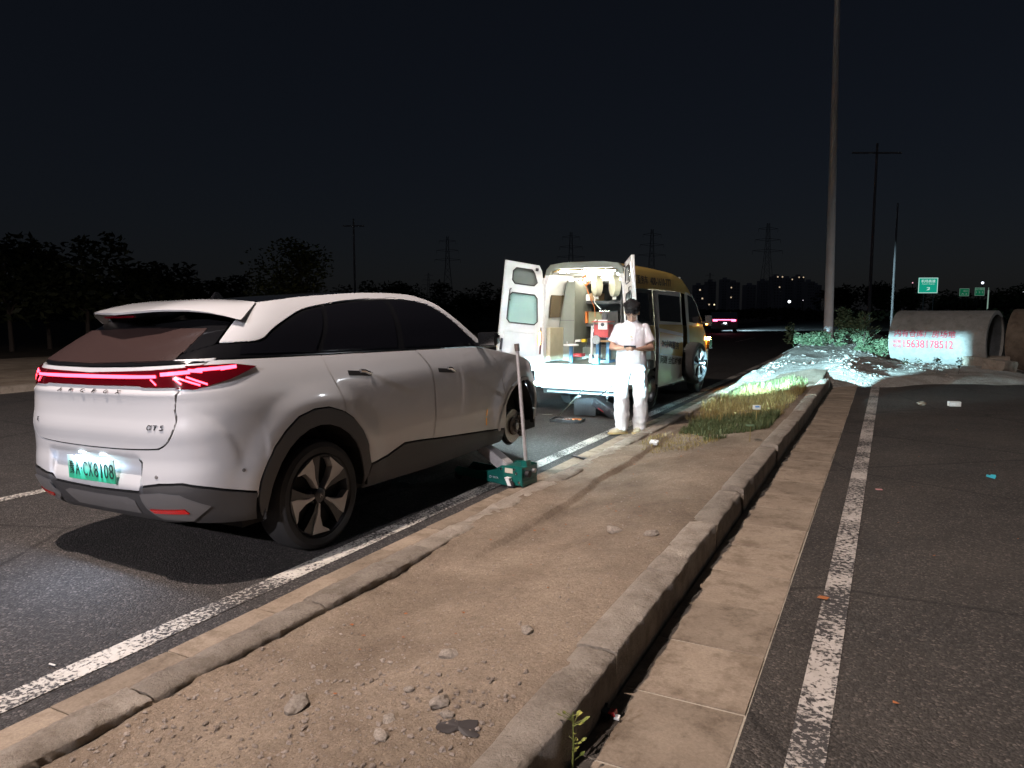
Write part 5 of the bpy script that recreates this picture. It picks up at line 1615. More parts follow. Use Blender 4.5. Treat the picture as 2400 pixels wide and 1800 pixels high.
# shirt with sleeves
def folds(sc, amp, zlo=None):
    def f(c, n):
        d = amp * fbm(c.x * 1.6, c.y * 1.6, c.z * .55, sc, 3) + amp * .7 * math.sin(c.z * 55 + 3 * fbm(c.x, c.y, c.z, 7, 2)) * .35
        return n * d
    return f
sh = MB()
ellip_loft(sh, [((0, -.005, .80), .195, .135), ((0, -.01, .92), .195, .135), ((0, -.015, 1.05), .19, .132), ((0, -.015, 1.18), .185, .132), ((0, -.005, 1.30), .185, .13), ((0, .0, 1.37), .172, .112), ((0, .005, 1.425), .118, .085), ((0, .0, 1.465), .072, .066)])
for sg in (-1, 1):
    e = Vector(EL[sg]); s0 = Vector(SH[sg])
    limb(sh, [s0 + Vector((-sg * .04, 0, -.02)), s0, s0 + (e - s0) * .45 + Vector((sg * .008, 0, 0)), s0 + (e - s0) * .74 + Vector((sg * .014, -.005, 0))], [.052, .058, .062, .072], end=False)
fuse('shirt', sh, M['shirt'], per, .010, 7, folds(8, .009))
MB().sphere((0.0, -.141, 1.245), .018, (1, .2, 1), 10, 8).box((0, -.143, 1.215), (.05, .006, .006)).build('shirt_logo', mat('yellow_print', (.45, .33, .08), .8), per)
pt_ = MB()
ellip_loft(pt_, [((0, 0, .80), .175, .125), ((0, 0, .90), .170, .122), ((0, 0, .98), .155, .112)])
for sg in (-1, 1):
    a, k, h = Vector(AN[sg]), Vector(KN[sg]), Vector(HP[sg])
    limb(pt_, [h + Vector((0, 0, -.03)), (h + k) / 2 + Vector((sg * .01, 0, 0)), k, (k + a) / 2 + Vector((0, .01, 0)), a + Vector((0, .005, -.02))], [.105, .100, .093, .096, .086], end=False)
fuse('trousers', pt_, M['pants'], per, .011, 3, folds(9, .016))
# shoes
for sg in (-1, 1):
    a = Vector(AN[sg]); ang = R(-58) if sg < 0 else R(-20)
    mt = Matrix.Translation((a.x, a.y, 0)) @ Matrix.Rotation(ang, 4, 'Z')
    so = MB()
    ol = [(-.038, .075), (.038, .075), (.045, 0), (.050, -.09), (.046, -.155), (.022, -.195), (-.018, -.198), (-.044, -.16), (-.046, -.09), (-.042, 0)]
    so.prism(ol, .026, 'Z', 0); so.xform(mt)
    up = MB()
    ellip_loft(up, [((0, -.055, .022), .046, .132), ((0, -.055, .045), .044, .128), ((0, -.03, .065), .042, .095), ((0, .005, .085), .040, .062), ((0, .012, .105), .040, .055)], 18); up.xform(mt)
    uo = fuse('shoe', up, M['shoe'], per, .008, 2)
    so.build('sole', M['sole'], uo, bevel=.006)
    lc = MB()
    for q in range(4): lc.tube([(-.026, -.075 - .018 * q, .078 - .009 * q), (0, -.078 - .018 * q, .085 - .009 * q), (.026, -.075 - .018 * q, .078 - .009 * q)], .0035, 5)
    lc.xform(mt); lc.build('laces', M['white_plastic'], uo)
# phone in both hands
ph = thing('phone', 'dark smartphone held in both hands of the person', 'phone', per.matrix_basis @ Vector((0, -.322, 1.135)), R(14))
pm = Matrix.Rotation(R(-28), 4, 'X')
b = MB().box((0, 0, 0), (.15, .074, .009)); b.xform(pm); b.build('case', M['black'], ph, bevel=.003)
b = MB().box((0, 0, .0052), (.138, .066, .001)); b.xform(pm); b.build('screen', M['screen'], ph)
bpy.context.view_layer.update()
ph.location = per.matrix_basis @ Vector((0, -.322, 1.135))
# ------------------------------------------------------------------ plants
def leaf_mat(name, a, b_, rough=.6):
    m, nt, b = new_mat(name)
    oi = nt.nodes.new('ShaderNodeNewGeometry')
    c = ramp(nt, oi.outputs['Random Per Island'], [(0.0, a), (1.0, b_)])
    nt.links.new(c, b.inputs['Base Color']); b.inputs['Roughness'].default_value = rough
    b.inputs['Specular IOR Level'].default_value = .25
    return m
M['grass_green'] = leaf_mat('green_grass', (.030, .050, .016), (.105, .11, .045))
M['grass_dry'] = leaf_mat('dry_grass', (.11, .085, .025), (.33, .24, .09))
M['leaf_pale'] = leaf_mat('pale_green_leaves', (.06, .10, .05), (.17, .23, .13))
M['leaf_dark'] = leaf_mat('dark_tree_leaves', (.012, .017, .007), (.042, .046, .018))
M['leaf_olive'] = leaf_mat('olive_tree_leaves', (.03, .04, .012), (.085, .09, .03))
M['bark'] = mat('bark', (.06, .045, .035), .9, bump=.01, bscale=20)
def blades(name, n, sampler, m, h0, h1, w):
    vs, fs = [], []
    for i in range(n):
        s = sampler()
        if s is None: continue
        x, y, z, k = s
        h = (h0 + (h1 - h0) * random.random() ** 2) * k
        a = random.uniform(0, 2 * math.pi); lean = random.uniform(.15, .75) * h
        dx, dy = math.cos(a), math.sin(a)
        px, py = -dy * w / 2, dx * w / 2
        b = len(vs)
        vs += [(x - px, y - py, z - .01), (x + px, y + py, z - .01), (x + px * .7 + dx * lean * .35, y + py * .7 + dy * lean * .35, z + h * .6), (x - px * .7 + dx * lean * .35, y - py * .7 + dy * lean * .35, z + h * .6), (x + dx * lean, y + dy * lean, z + h)]
        fs += [(b, b + 1, b + 2, b + 3), (b + 3, b + 2, b + 4)]
    return mesh_obj(name, vs, fs, m)
def patch(cx, cy, rx, ry, xmin=-2.5, xmax=-1.14, rag=.35, zf=dirt_z):
    def f():
        t = random.uniform(0, 2 * math.pi); r = math.sqrt(random.random())
        x, y = cx + rx * r * math.cos(t), cy + ry * r * math.sin(t)
        if not (xmin < x < xmax): return None
        d = fbm(x, y, 4, 2.2, 3) + .35
        if r > .65 and d < rag * (r - .65) / .35 * 1.6: return None
        return x, y, zf(x, y), .55 + .6 * max(0, d)
    return f
tag(blades('grass_patch', 9000, patch(-1.62, 9.3, .62, 1.15), M['grass_green'], .04, .12, .010), 'short green grass tuft in front of the dry grass on the island', 'grass', kind='stuff')
tag(blades('grass_patch', 9500, patch(-1.75, 11.9, .95, 2.3), M['grass_dry'], .03, .20, .009), 'dry yellow brown grass on the island beyond the green tuft', 'grass', kind='stuff')
tag(blades('grass_patch', 5500, patch(-2.0, 14.4, 1.0, 1.7, -2.55, -1.2), M['grass_green'], .03, .11, .010), 'headlight-lit green grass at the far end of the island', 'grass', kind='stuff')
tag(blades('grass_patch', 1500, patch(-2.0, 8.2, .45, .9), M['grass_dry'], .02, .06, .007), 'thin dry grass stubble on the bare dirt before the green tuft', 'grass', kind='stuff')

def leaf_cloud(cs, n, size, flat=.5):
    """leaf-sized faces spread through several lobes; cs: (centre, radii)"""
    vs, fs = [], []
    wts = [c[1][0] * c[1][1] * c[1][2] for c in cs]
    for i in range(n):
        c, r = random.choices(cs, wts)[0]
        d = Vector((random.gauss(0, 1), random.gauss(0, 1), random.gauss(0, 1))).normalized()
        q = random.random() ** .45
        p = Vector(c) + Vector((d.x * r[0], d.y * r[1], d.z * r[2])) * q
        if fbm(p.x, p.y, p.z, 1.3 / max(r[0], .2), 2) < -.18: continue
        u = Vector((random.gauss(0, 1), random.gauss(0, 1), random.gauss(0, flat))).normalized()
        v = u.cross(Vector((random.gauss(0, 1), random.gauss(0, 1), random.gauss(0, 1)))).normalized()
        s = size * random.uniform(.6, 1.4)
        b = len(vs)
        vs += [p - u * s, p + v * s * .45, p + u * s, p - v * s * .45]
        fs.append((b, b + 1, b + 2, b + 3))
    return vs, fs
def tree(name, label, base, h, r, m, n=3500, leaf=.12, group='trees beyond the far verge', lobes=9):
    t = thing(name, label, 'tree', base, 0, group)
    tk = MB(); tk.tube([(0, 0, -.2), (random.uniform(-.1, .1), random.uniform(-.1, .1), h * .35), (random.uniform(-.2, .2), 0, h * .75)], [.05 * h * .4, .035 * h * .4, .012 * h * .4], 8)
    cs = []
    for k in range(lobes):
        a = random.uniform(0, 6.28); q = random.uniform(.1, .75) * r; z = h * random.uniform(.38, .88)
        rr = r * random.uniform(.35, .6) * (1.1 - .5 * (z / h - .38))
        c = (q * math.cos(a), q * math.sin(a), z)
        cs.append((c, (rr, rr, rr * .8)))
        tk.tube([(0, 0, h * .3), (c[0] * .5, c[1] * .5, (h * .3 + z) / 2), c], [.018 * h * .4, .012 * h * .4, .005 * h * .4], 5)
    tk.build('trunk', M['bark'], t, smooth=True)
    v, f = leaf_cloud(cs, n, leaf)
    mesh_obj('crown', v, f, m, t)
    return t
def gp(u, v, depth):  # ground spot under a photograph pixel column at a given depth
    p = cam_point(u, v, depth); p.z = -.1
    return p
tree('olive_tree', 'rounded olive green tree standing alone above the white SUV roof', gp(700, 690, 36), 5.2, 2.5, M['leaf_olive'], 6000, .11, None, 14)
row = [(20, 30, 4.9, 2.2), (110, 32, 5.0, 2.3), (200, 31, 5.2, 2.0), (300, 34, 4.6, 1.8), (390, 38, 4.3, 1.9), (470, 42, 4.0, 1.9), (545, 48, 4.0, 2.0), (850, 60, 4.0, 2.4), (930, 66, 4.2, 2.5), (1010, 72, 4.6, 2.6), (1100, 70, 4.4, 2.6), (1180, 78, 4.6, 2.8)]
TL = ['dark leafy tree at the left edge of the picture beyond the verge', 'dark tree second from the left edge beyond the verge', 'tallest dark tree left of the SUV tailgate', 'dark tree above the SUV rear window, fourth from the left', 'low dark tree above the SUV spoiler', 'low dark tree left of the olive tree, second from it', 'small dark tree directly left of the olive tree',
      'distant dark tree right of the olive tree', 'distant dark tree above the SUV front window', 'distant dark tree above the SUV windscreen pillar', 'distant dark tree between the SUV bonnet and the van door', 'distant dark tree directly left of the open van door']
for (u, d, h, r), lab in zip(row, TL): tree('dark_tree', lab, gp(u, 700, d), h, r, M['leaf_dark'], 2600, .16)
rrow = [(1960, 165, 7.0, 6), (2035, 170, 7.4, 6.4), (2110, 172, 6.4, 6), (2190, 175, 4.8, 6.4), (2275, 168, 4.2, 6), (2350, 165, 5.6, 6), (2420, 160, 6.4, 6)]
RL = ['dark distant tree directly behind the tall light pole', 'dark distant tree right of the tall light pole', 'dark distant tree left of the large green sign', 'dark distant tree under the large green sign', 'dark distant tree under the small green sign', 'dark distant tree beside the thin white post', 'dark distant tree at the right edge of the picture']
for (u, d, h, r), lab in zip(rrow, RL): tree('dark_tree', lab, gp(u, 720, d), h, r, M['leaf_dark'], 2600, .40, 'trees behind the concrete pipes')
# far scrub that reads as one mass along the horizon
vs, fs = [], []
for i in range(16000):
    u = random.uniform(-150, 2550); d = random.uniform(105, 150)
    p = cam_point(u, 727, d)
    hh = (1.5 + 1.2 * max(0, fbm(u * .004, d * .02, 0, 1, 3) + .5)) * (1.1 if u < 1100 else .8)
    p.z = -.1 + hh * random.random() ** .7
    s = random.uniform(.18, .45)
    a = random.uniform(0, 6.28)
    w = Vector((math.cos(a), math.sin(a), random.uniform(-.4, .4))) * s; q = Vector((random.gauss(0, .3), random.gauss(0, .3), 1)).normalized() * s * .6
    b = len(vs); vs += [p - w, p - q, p + w, p + q]; fs.append((b, b + 1, b + 2, b + 3))
tag(mesh_obj('far_scrub', vs, fs, M['leaf_dark']), 'dark far-off scrub forming the horizon line', 'scrub', kind='stuff')

# rubble strewn over the pale heap
vs, fs = [], []
for i in range(2600):
    x, y = random.uniform(-2.6, 1.6), 15.2 + 12 * random.random() ** 1.3
    if fbm(x, y, 6, .8, 3) < -.05: continue
    r = .010 + .05 * random.random() ** 4; z = apron_z(x, y)
    if z < -.05: continue
    b = len(vs); a0 = random.uniform(0, 6)
    for rr, zz in ((1.0, -.3), (.85, .4), (.4, .8)):
        for q in range(5):
            a = a0 + q * 1.2566; k = r * rr * random.uniform(.7, 1.25)
            vs.append((x + k * math.cos(a), y + k * math.sin(a), z + r * zz * .7))
    for ring in range(2):
        for q in range(5):
            a, c = b + ring * 5 + q, b + ring * 5 + (q + 1) % 5
            fs.append((a, c, c + 5, a + 5))
    fs.append(tuple(b + 10 + q for q in range(5)))
tag(mesh_obj('rubble', vs, fs, M['dust']), 'pale rubble and clods strewn over the heap by the light pole', 'rubble', kind='stuff')
# shrubs by the pole
def shrub(name, label, base, lobes, n, leaf, m, cat='shrub'):
    t = thing(name, label, cat, base)
    tk = MB()
    for c, r in lobes: tk.tube([(c[0] * .3, c[1] * .3, 0), (c[0] * .7, c[1] * .7, c[2] * .6), c], [.012, .009, .004], 5)
    tk.build('stems', M['bark'], t)
    v, f = leaf_cloud(lobes, n, leaf); mesh_obj('foliage', v, f, m, t)
    return t
def ap(u, v, z=.05):
    p = ground_point(u, v, z); p.z = max(-.1, apron_z(p.x, p.y)) if p.y < 42 else z
    return p
shrub('bush', 'low pale green bush at the foot of the light pole', ap(1945, 838), [((-.9, 0, .18), (.5, .35, .22)), ((-.3, -.2, .22), (.5, .35, .26)), ((.4, -.2, .22), (.5, .4, .25)), ((1.0, -.4, .15), (.45, .35, .2)), ((-1.2, .1, .4), (.2, .2, .35)), ((1.5, -.8, .12), (.3, .3, .18))], 2600, .06, M['leaf_pale'])
shrub('bush', 'pale upright bush right behind the light pole', ap(1975, 838) + Vector((0, 1.2, 0)), [((0, 0, .55), (.38, .35, .42)), ((-.1, 0, .9), (.28, .26, .36)), ((.35, .1, .45), (.26, .25, .38)), ((.55, .1, .7), (.18, .18, .2))], 2200, .06, M['leaf_pale'])
shrub('weed_clump', 'small leafy weed clump to the left of the concrete pipe end', ap(2065, 850), [((0, 0, .22), (.16, .16, .25)), ((.1, 0, .4), (.08, .08, .25))], 420, .045, M['leaf_pale'], 'weed')
shrub('weed_clump', 'low bright weed under the spiky shrub', ap(2040, 848), [((-.2, 0, .10), (.3, .22, .14)), ((.2, 0, .12), (.25, .2, .15))], 700, .05, M['leaf_pale'], 'weed')
# spiky shrub with rising side branches
p = ap(2023, 846)
sp_ = thing('spiky_shrub', 'spiky pale green shrub with feathery branches left of the concrete pipe', 'shrub', p)
tk = MB().tube([(0, 0, 0), (0, 0, 1.15)], [.02, .004], 6)
vs, fs = [], []
for k in range(34):
    z = .18 + .9 * (k / 34); L = .62 * (1.15 - z) * random.uniform(.8, 1.2) + .06
    a = random.uniform(0, 6.28)
    e = Vector((L * math.cos(a), L * math.sin(a), z + L * .55))
    tk.tube([(0, 0, z), e], [.006, .002], 4)
    for q in range(26):
        t = random.uniform(.15, 1.0); c = Vector((0, 0, z)).lerp(e, t)
        d = (e - Vector((0, 0, z))).normalized(); sd_ = Vector((random.gauss(0, 1), random.gauss(0, 1), random.gauss(0, 1))).cross(d).normalized()
        tip = c + (sd_ * .7 + d * .7 + Vector((0, 0, .2))) * .07; w = d.cross(sd_) * .012
        b = len(vs); vs += [c - w, c + w, tip]; fs.append((b, b + 1, b + 2))
tk.build('stems', M['bark'], sp_); mesh_obj('foliage', vs, fs, M['leaf_pale'], sp_)
for u, v, lab in ((2120, 872, 'thin weed stalk against the painted pipe, leftmost'), (2150, 878, 'thin weed stalk against the middle of the painted pipe'), (2195, 882, 'thin weed stalk against the painted pipe below the last digit'), (2245, 884, 'curled weed stalk at the right of the lit pipe')):
    q = ap(u, v); t = thing('weed_stalk', lab, 'weed', q, 0, 'weed stalks in front of the pipe')
    h = random.uniform(.25, .5)
    MB().tube([(0, 0, 0), (.03, 0, h * .5), (random.uniform(-.1, .1), 0, h)], [.006, .005, .003], 5).build('stem', M['bark'], t)
    v_, f_ = leaf_cloud([((.02, 0, h * .7), (.09, .09, h * .35))], 40, .028); mesh_obj('leaves', v_, f_, M['leaf_dark'], t)
# weed growing from the kerb joint at the bottom of the picture
q = ground_point(1288, 1796, .0); q.z = .0
wd = thing('kerb_weed', 'small yellow green weed growing at the foot of the right kerb', 'weed', (-.865, q.y + .01, .0))
tk = MB().tube([(0, 0, 0), (.004, 0, .10), (.0, .004, .21)], [.004, .003, .0015], 6)
vs, fs = [], []
for k in range(17):
    z = random.uniform(.03, .20); a = random.uniform(0, 6.28); L = random.uniform(.02, .05)
    c = Vector((0, 0, z)); e = c + Vector((L * math.cos(a), L * math.sin(a), L * .5)); tk.tube([c, e], .0012, 4)
    s_ = Vector((-math.sin(a), math.cos(a), .2)) * .008
    b = len(vs); vs += [e - s_, e + (e - c) * .25, e + s_, e - (e - c) * .35]; fs.append((b, b + 1, b + 2, b + 3))
tk.build('stem', leaf_mat('weed_stem', (.12, .14, .03), (.2, .2, .05)), wd); mesh_obj('leaves', vs, fs, leaf_mat('weed_leaf', (.12, .15, .03), (.34, .32, .07)), wd)
# umbel and paper tags standing in the grass
p = ground_point(1757, 1040, .12)
t = thing('white_umbel', 'pale flat-topped weed standing in the green grass tuft', 'weed', (p.x, p.y, dirt_z(p.x, p.y)))
MB().tube([(0, 0, 0), (.004, 0, .17)], .004, 5).build('stem', M['grass_dry'], t); MB().lathe([(0, .165), (.05, .175), (.048, .185), (0, .182)], 12).build('flower_head', M['leaf_pale'], t)
M['card_blue'] = mat('blue_print', (.12, .25, .5), .6)
for u, v, lab, hh in ((1772, 995, 'white and blue paper cup stuck on a stalk in the dry grass', .17), (1803, 913, 'white paper tag standing in the headlight-lit grass', .09), (1787, 905, 'small white paper tag left of the larger one in the lit grass', .07)):
    p = ground_point(u, v, .12)
    t = thing('paper_cup' if 'cup' in lab else 'paper_tag', lab, 'litter', (p.x, p.y, dirt_z(p.x, p.y)))
    MB().tube([(0, 0, 0), (0, 0, hh)], .008, 5).build('stalk', M['grass_dry'], t)
    MB().box((0, 0, hh + .02), (.085, .05, .05) if 'cup' in lab else (.035, .02, .075), rot=rotm('Z', 25)).build('paper', M['book'], t, bevel=.004)
    if 'cup' in lab: MB().box((.005, -.012, hh + .032), (.05, .045, .02), rot=rotm('Z', 25)).build('print', M['card_blue'], t)

# ------------------------------------------------------------------ light pole, concrete pipes, rubble
M['pole'] = mat('galvanised_pole', (.80, .79, .78), .6, metal=.0, var=.1, vscale=2)
pb = ap(1940, 826)
pl_ = thing('light_pole', 'tall tapered grey light pole rising out of the picture behind the bushes', 'light pole', (pb.x, pb.y, -.1))
po = MB().tube([(0, 0, 0), (-.25, 0, 16.5)], [.165, .07], 20); po.build('shaft', M['pole'], pl_, smooth=True)
MB().lathe([(.30, 0), (.30, .04), (.20, .05), (.195, .25), (.186, .26)], 20).build('base_flange', M['pole'], pl_, smooth=True)
MB().tube([(-.25, 0, 16.4), (-1.2, .1, 16.9), (-2.3, .2, 17.0)], .05, 8).build('arm', M['pole'], pl_)
MB().box((-2.6, .2, 17.0), (.7, .28, .12)).build('lamp_head', M['pole'], pl_, bevel=.03)
M['pipe'] = concrete_mat('pale_pipe_concrete', (.27, .265, .245), (.37, .36, .335), .35, .006)
M['red_ink'] = mat('faded_red_paint', (.42, .05, .07), .8, var=.35, vscale=25)
M['pipe2'] = concrete_mat('brown_pipe_concrete', (.13, .10, .075), (.21, .165, .125), .5, .008)
def pipe(label, A, d, L, rad, m='pipe', th=.10):
    d = Vector(d).normalized()
    t = thing('concrete_pipe', label, 'pipe', A)
    t.rotation_euler = (0, 0, math.atan2(d.y, d.x))
    b = MB().lathe([(rad - th, 0), (rad, 0), (rad, L * .25), (rad, L * .5), (rad, L * .75), (rad, L), (rad - th, L), (rad - th, L * .5), (rad - th, 0)], 72, 'X', (0, 0, rad))
    for v in b.bm.verts:
        k = .012 * fbm(v.co.x, v.co.y, v.co.z, 1.2, 3); n_ = Vector((0, v.co.y, v.co.z - rad)).normalized(); v.co += n_ * k
    b.build('barrel', M[m], t, smooth=True)
    return t
PD = Vector((.93, -.37, 0)).normalized(); PR = .80
PA = Vector((.46, 23.4, -.06))
pp = pipe('large pale concrete pipe with red painted lettering, half lit by headlights', PA, PD, 2.35, PR)
def pipe_text(body, a0, a1, zc, h, weight=.0):
    me = text_mesh(body, 1.0, 0.0, offset=weight)
    co = np.empty(len(me.vertices) * 3); me.vertices.foreach_get('co', co); co = co.reshape(-1, 3)
    bm = bmesh.new(); bm.from_mesh(me); bmesh.ops.triangulate(bm, faces=bm.faces)
    lo, hi = co.min(0), co.max(0)
    ph0 = math.asin(max(-1, min(1, (zc - PR) / PR)))
    for v in bm.verts:
        a = a0 + (a1 - a0) * (v.co.x - lo[0]) / (hi[0] - lo[0])
        s = ((v.co.y - lo[1]) / (hi[1] - lo[1]) - .5) * h
        ph = ph0 + s / PR
        r = PR + .022
        v.co = Vector((a, -r * math.cos(ph), PR + r * math.sin(ph)))
    me2 = bpy.data.meshes.new('lettering'); bm.to_mesh(me2); bm.free(); me2.materials.append(M['red_ink'])
    return link(bpy.data.objects.new('lettering', me2), pp)
pipe_text('内有仓库厂房场地', .16, 1.66, .98, .20, .012)
pipe_text('15638178512', .40, 1.62, .71, .21, .012)
pipe_text('招租', .13, .35, .765, .10, .008)
pipe_text('电话', .13, .35, .645, .10, .008)
pipe('brown concrete pipe at the right edge of the picture, mostly out of frame', Vector((3.1, 22.9, -.06)), (.93, -.37, 0), 2.6, .82, 'pipe2')
def rubble(label, u, v, dims, rz, m='kerb'):
    p = ground_point(u, v, -.05)
    bm = bmesh.new(); bmesh.ops.create_cube(bm, size=1.0); bmesh.ops.subdivide_edges(bm, edges=bm.edges, cuts=4, use_grid_fill=True)
    sd = random.uniform(0, 50)
    for q in bm.verts:
        q.co = Vector((q.co.x * dims[0], q.co.y * dims[1], q.co.z * dims[2]))
        q.co += q.co.normalized() * .16 * min(dims) * fbm(q.co.x, q.co.y, q.co.z + sd, 4, 3)
    o = bm_obj('concrete_block', bm, M[m], None); o.location = (p.x, p.y, -.06 + dims[2] * .45); o.rotation_euler = (random.uniform(-.1, .1), random.uniform(-.1, .1), rz)
    return tag(o, label, 'block', 'broken concrete by the pipes')
rubble('broken concrete block lying in front of the open pipe end', 2308, 874, (.85, .5, .45), .4)
o = rubble('squared pale block resting on the broken concrete', 2312, 850, (.40, .30, .22), .2, 'mortar'); o.location.z = .50
rubble('dark broken slab between the two concrete pipes', 2340, 880, (.6, .5, .4), 1.0)
# dark low bank under the pipe
tag(grid_mesh('soil_bank', [-.6 + .15 * i for i in range(34)], [19.6 + .2 * j for j in range(40)], lambda x, y: -.14 + .12 * math.exp(-((y - 22.0) / .6) ** 2) + .03 * fbm(x, y, 1, 2, 3), M['field']), kind='structure')

# ------------------------------------------------------------------ far things: car, signs, masts, towers, lights
M['dark_paint'] = mat('dark_purple_paint', (.05, .04, .06), .3, coat=.8)
M['glow_far'] = mat('lit_far_tail_light', (.5, 0, .02), .4, emit=(1, .10, .20), estr=9)
fc = gp(1697, 779, 51); fc.z = ROAD_Z
fcar = thing('distant_car', 'dark saloon with a red light bar driving away far down the road', 'car', fc, R(12))
prof = [(0, .35), (.0, .75), (.10, 1.02), (.55, 1.08), (1.3, 1.42), (2.6, 1.44), (3.6, 1.02), (4.5, .88), (4.7, .6), (4.7, .30), (0, .28)]
b = MB().prism(prof, 1.8, 'X', -.9); b.build('body', M['dark_paint'], fcar, bevel=.10, seg=2, smooth=True)
MB().prism([(.62, 1.10), (1.32, 1.40), (2.55, 1.41), (3.4, 1.08)], 1.83, 'X', -.915).build('windows', M['car_glass'], fcar)
MB().box((0, .03, .93), (1.55, .06, .05)).build('light_bar', M['glow_far'], fcar)
for s_ in (-1, 1):
    MB().box((s_ * .62, .0, .86), (.30, .05, .07)).build('tail_lamp', M['glow_far'], fcar)
    for y in (.85, 3.75): plain_wheel(fcar, (s_ * .80, y, .33), s_)
MB().box((0, -.02, .62), (.44, .02, .13)).build('number_plate', M['white_plastic'], fcar)
MB().box((.05, -.04, .70), (.16, .02, .03)).build('plate_lamp', M['glow_white'], fcar)
for s_ in (-1, 1):
    ld = bpy.data.lights.new('far_headlight', 'SPOT'); ld.energy = 9000; ld.color = (.55, .85, 1.0); ld.spot_size = R(50); ld.spot_blend = .4; ld.shadow_soft_size = .03
    lo = link(bpy.data.objects.new('far_headlight', ld), fcar); lo.location = (s_ * .65, 4.78, .68); lo.rotation_euler = (R(90 - 5), 0, R(-38))

M['sign_green'] = mat('glow_green_sign', (.01, .20, .14), .4, emit=(.01, .46, .30), estr=.62)  # reflected headlight put in as emission on sign boards and lettering
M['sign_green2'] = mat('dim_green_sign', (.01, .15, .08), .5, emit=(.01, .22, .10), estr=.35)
M['sign_white'] = mat('glow_sign_lettering', (.6, .7, .7), .4, emit=(.75, .95, .9), estr=.75)
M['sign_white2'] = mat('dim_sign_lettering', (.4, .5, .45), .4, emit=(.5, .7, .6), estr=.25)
def sign(label, u0, u1, v0, v1, depth, m, mw, rows, border=True, posts=((-.18,), (.32,))):
    A, B = cam_point(u0, v0, depth), cam_point(u1, v1, depth)
    C_ = cam_point((u0 + u1) / 2, (v0 + v1) / 2, depth)
    w = (u1 - u0) / FPX * depth; h = (v1 - v0) / FPX * depth
    t = thing('road_sign', label, 'sign', (C_.x, C_.y, -.1), YAW - R(4))
    zc = C_.z + .1
    MB().box((0, 0, zc), (w, .06, h)).build('board', m, t, bevel=.01)
    if border:
        fb = MB()
        for s_ in (-1, 1): fb.box((0, -.034, zc + s_ * (h / 2 - .05)), (w - .06, .008, .06)).box((s_ * (w / 2 - .05), -.034, zc), (.06, .008, h - .17))
        fb.build('border', mw, t)
    for (txt, x, z, tw, th) in rows:
        text_obj('lettering', txt, .3, mw, t, frame((x * w, -.036, zc + z * h), (1, 0, 0), (0, 0, 1)), .004, width=tw * w, height=th * h)
    for x in (-.18, .32): MB().tube([(x * w, .10, 0), (x * w, .10, zc + h / 2)], .07, 8).build('post', M['black'], t)
    return t
sg1 = sign('large green road sign with painted-in glow and a white arrow above the concrete pipe', 2153, 2197, 651, 687, 95, M['sign_green'], M['sign_white'], [('机场高速', 0, .28, .72, .19), ('Airport Expwy', 0, .09, .66, .07), ('↗', .0, -.22, .18, .20)])
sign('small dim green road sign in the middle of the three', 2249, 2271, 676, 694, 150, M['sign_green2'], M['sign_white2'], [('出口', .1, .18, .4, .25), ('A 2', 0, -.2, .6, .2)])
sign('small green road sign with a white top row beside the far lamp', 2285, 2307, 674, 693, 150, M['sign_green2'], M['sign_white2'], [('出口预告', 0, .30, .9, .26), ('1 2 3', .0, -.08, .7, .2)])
p = cam_point(2317, 680, 140); t = thing('marker_post', 'thin pale marker post right of the small green signs', 'post', (p.x, p.y, -.1))
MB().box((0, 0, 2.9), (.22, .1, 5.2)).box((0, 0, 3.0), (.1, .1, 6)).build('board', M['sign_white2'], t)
def far_light(label, u, v, depth, size, col, s, h=None):
    p = cam_point(u, v, depth)
    t = thing('far_lamp', label, 'lamp', (p.x, p.y, -.1), 0, 'lamps along the horizon')
    z = p.z + .1
    MB().tube([(0, 0, 0), (0, 0, z)], .05 * depth / 100, 6).build('post', M['black'], t)
    MB().sphere((0, 0, z), size, u=8, v=6).build('globe', mat('lit_far_lamp', col, .5, emit=col, estr=s), t)
far_light('bright white far lamp on the horizon left of the light pole', 1850, 707, 300, .55, (.9, .95, 1), 4)
far_light('bluish white far lamp above the small green signs', 2303, 663, 160, .25, (.8, .85, 1), 4)
far_light('small yellow far lamp low above the distant car', 1674, 714, 300, .28, (1, .8, .5), 2)
far_light('small far lamp right of the bright white horizon lamp', 1882, 704, 350, .22, (.9, .8, .9), 1)
far_light('small white far lamp at the right edge of the picture', 2398, 683, 160, .18, (.9, .9, 1), 3)
far_light('pink far lamp left of the large green sign', 2139, 663, 200, .14, (1, .5, .6), 1.5)

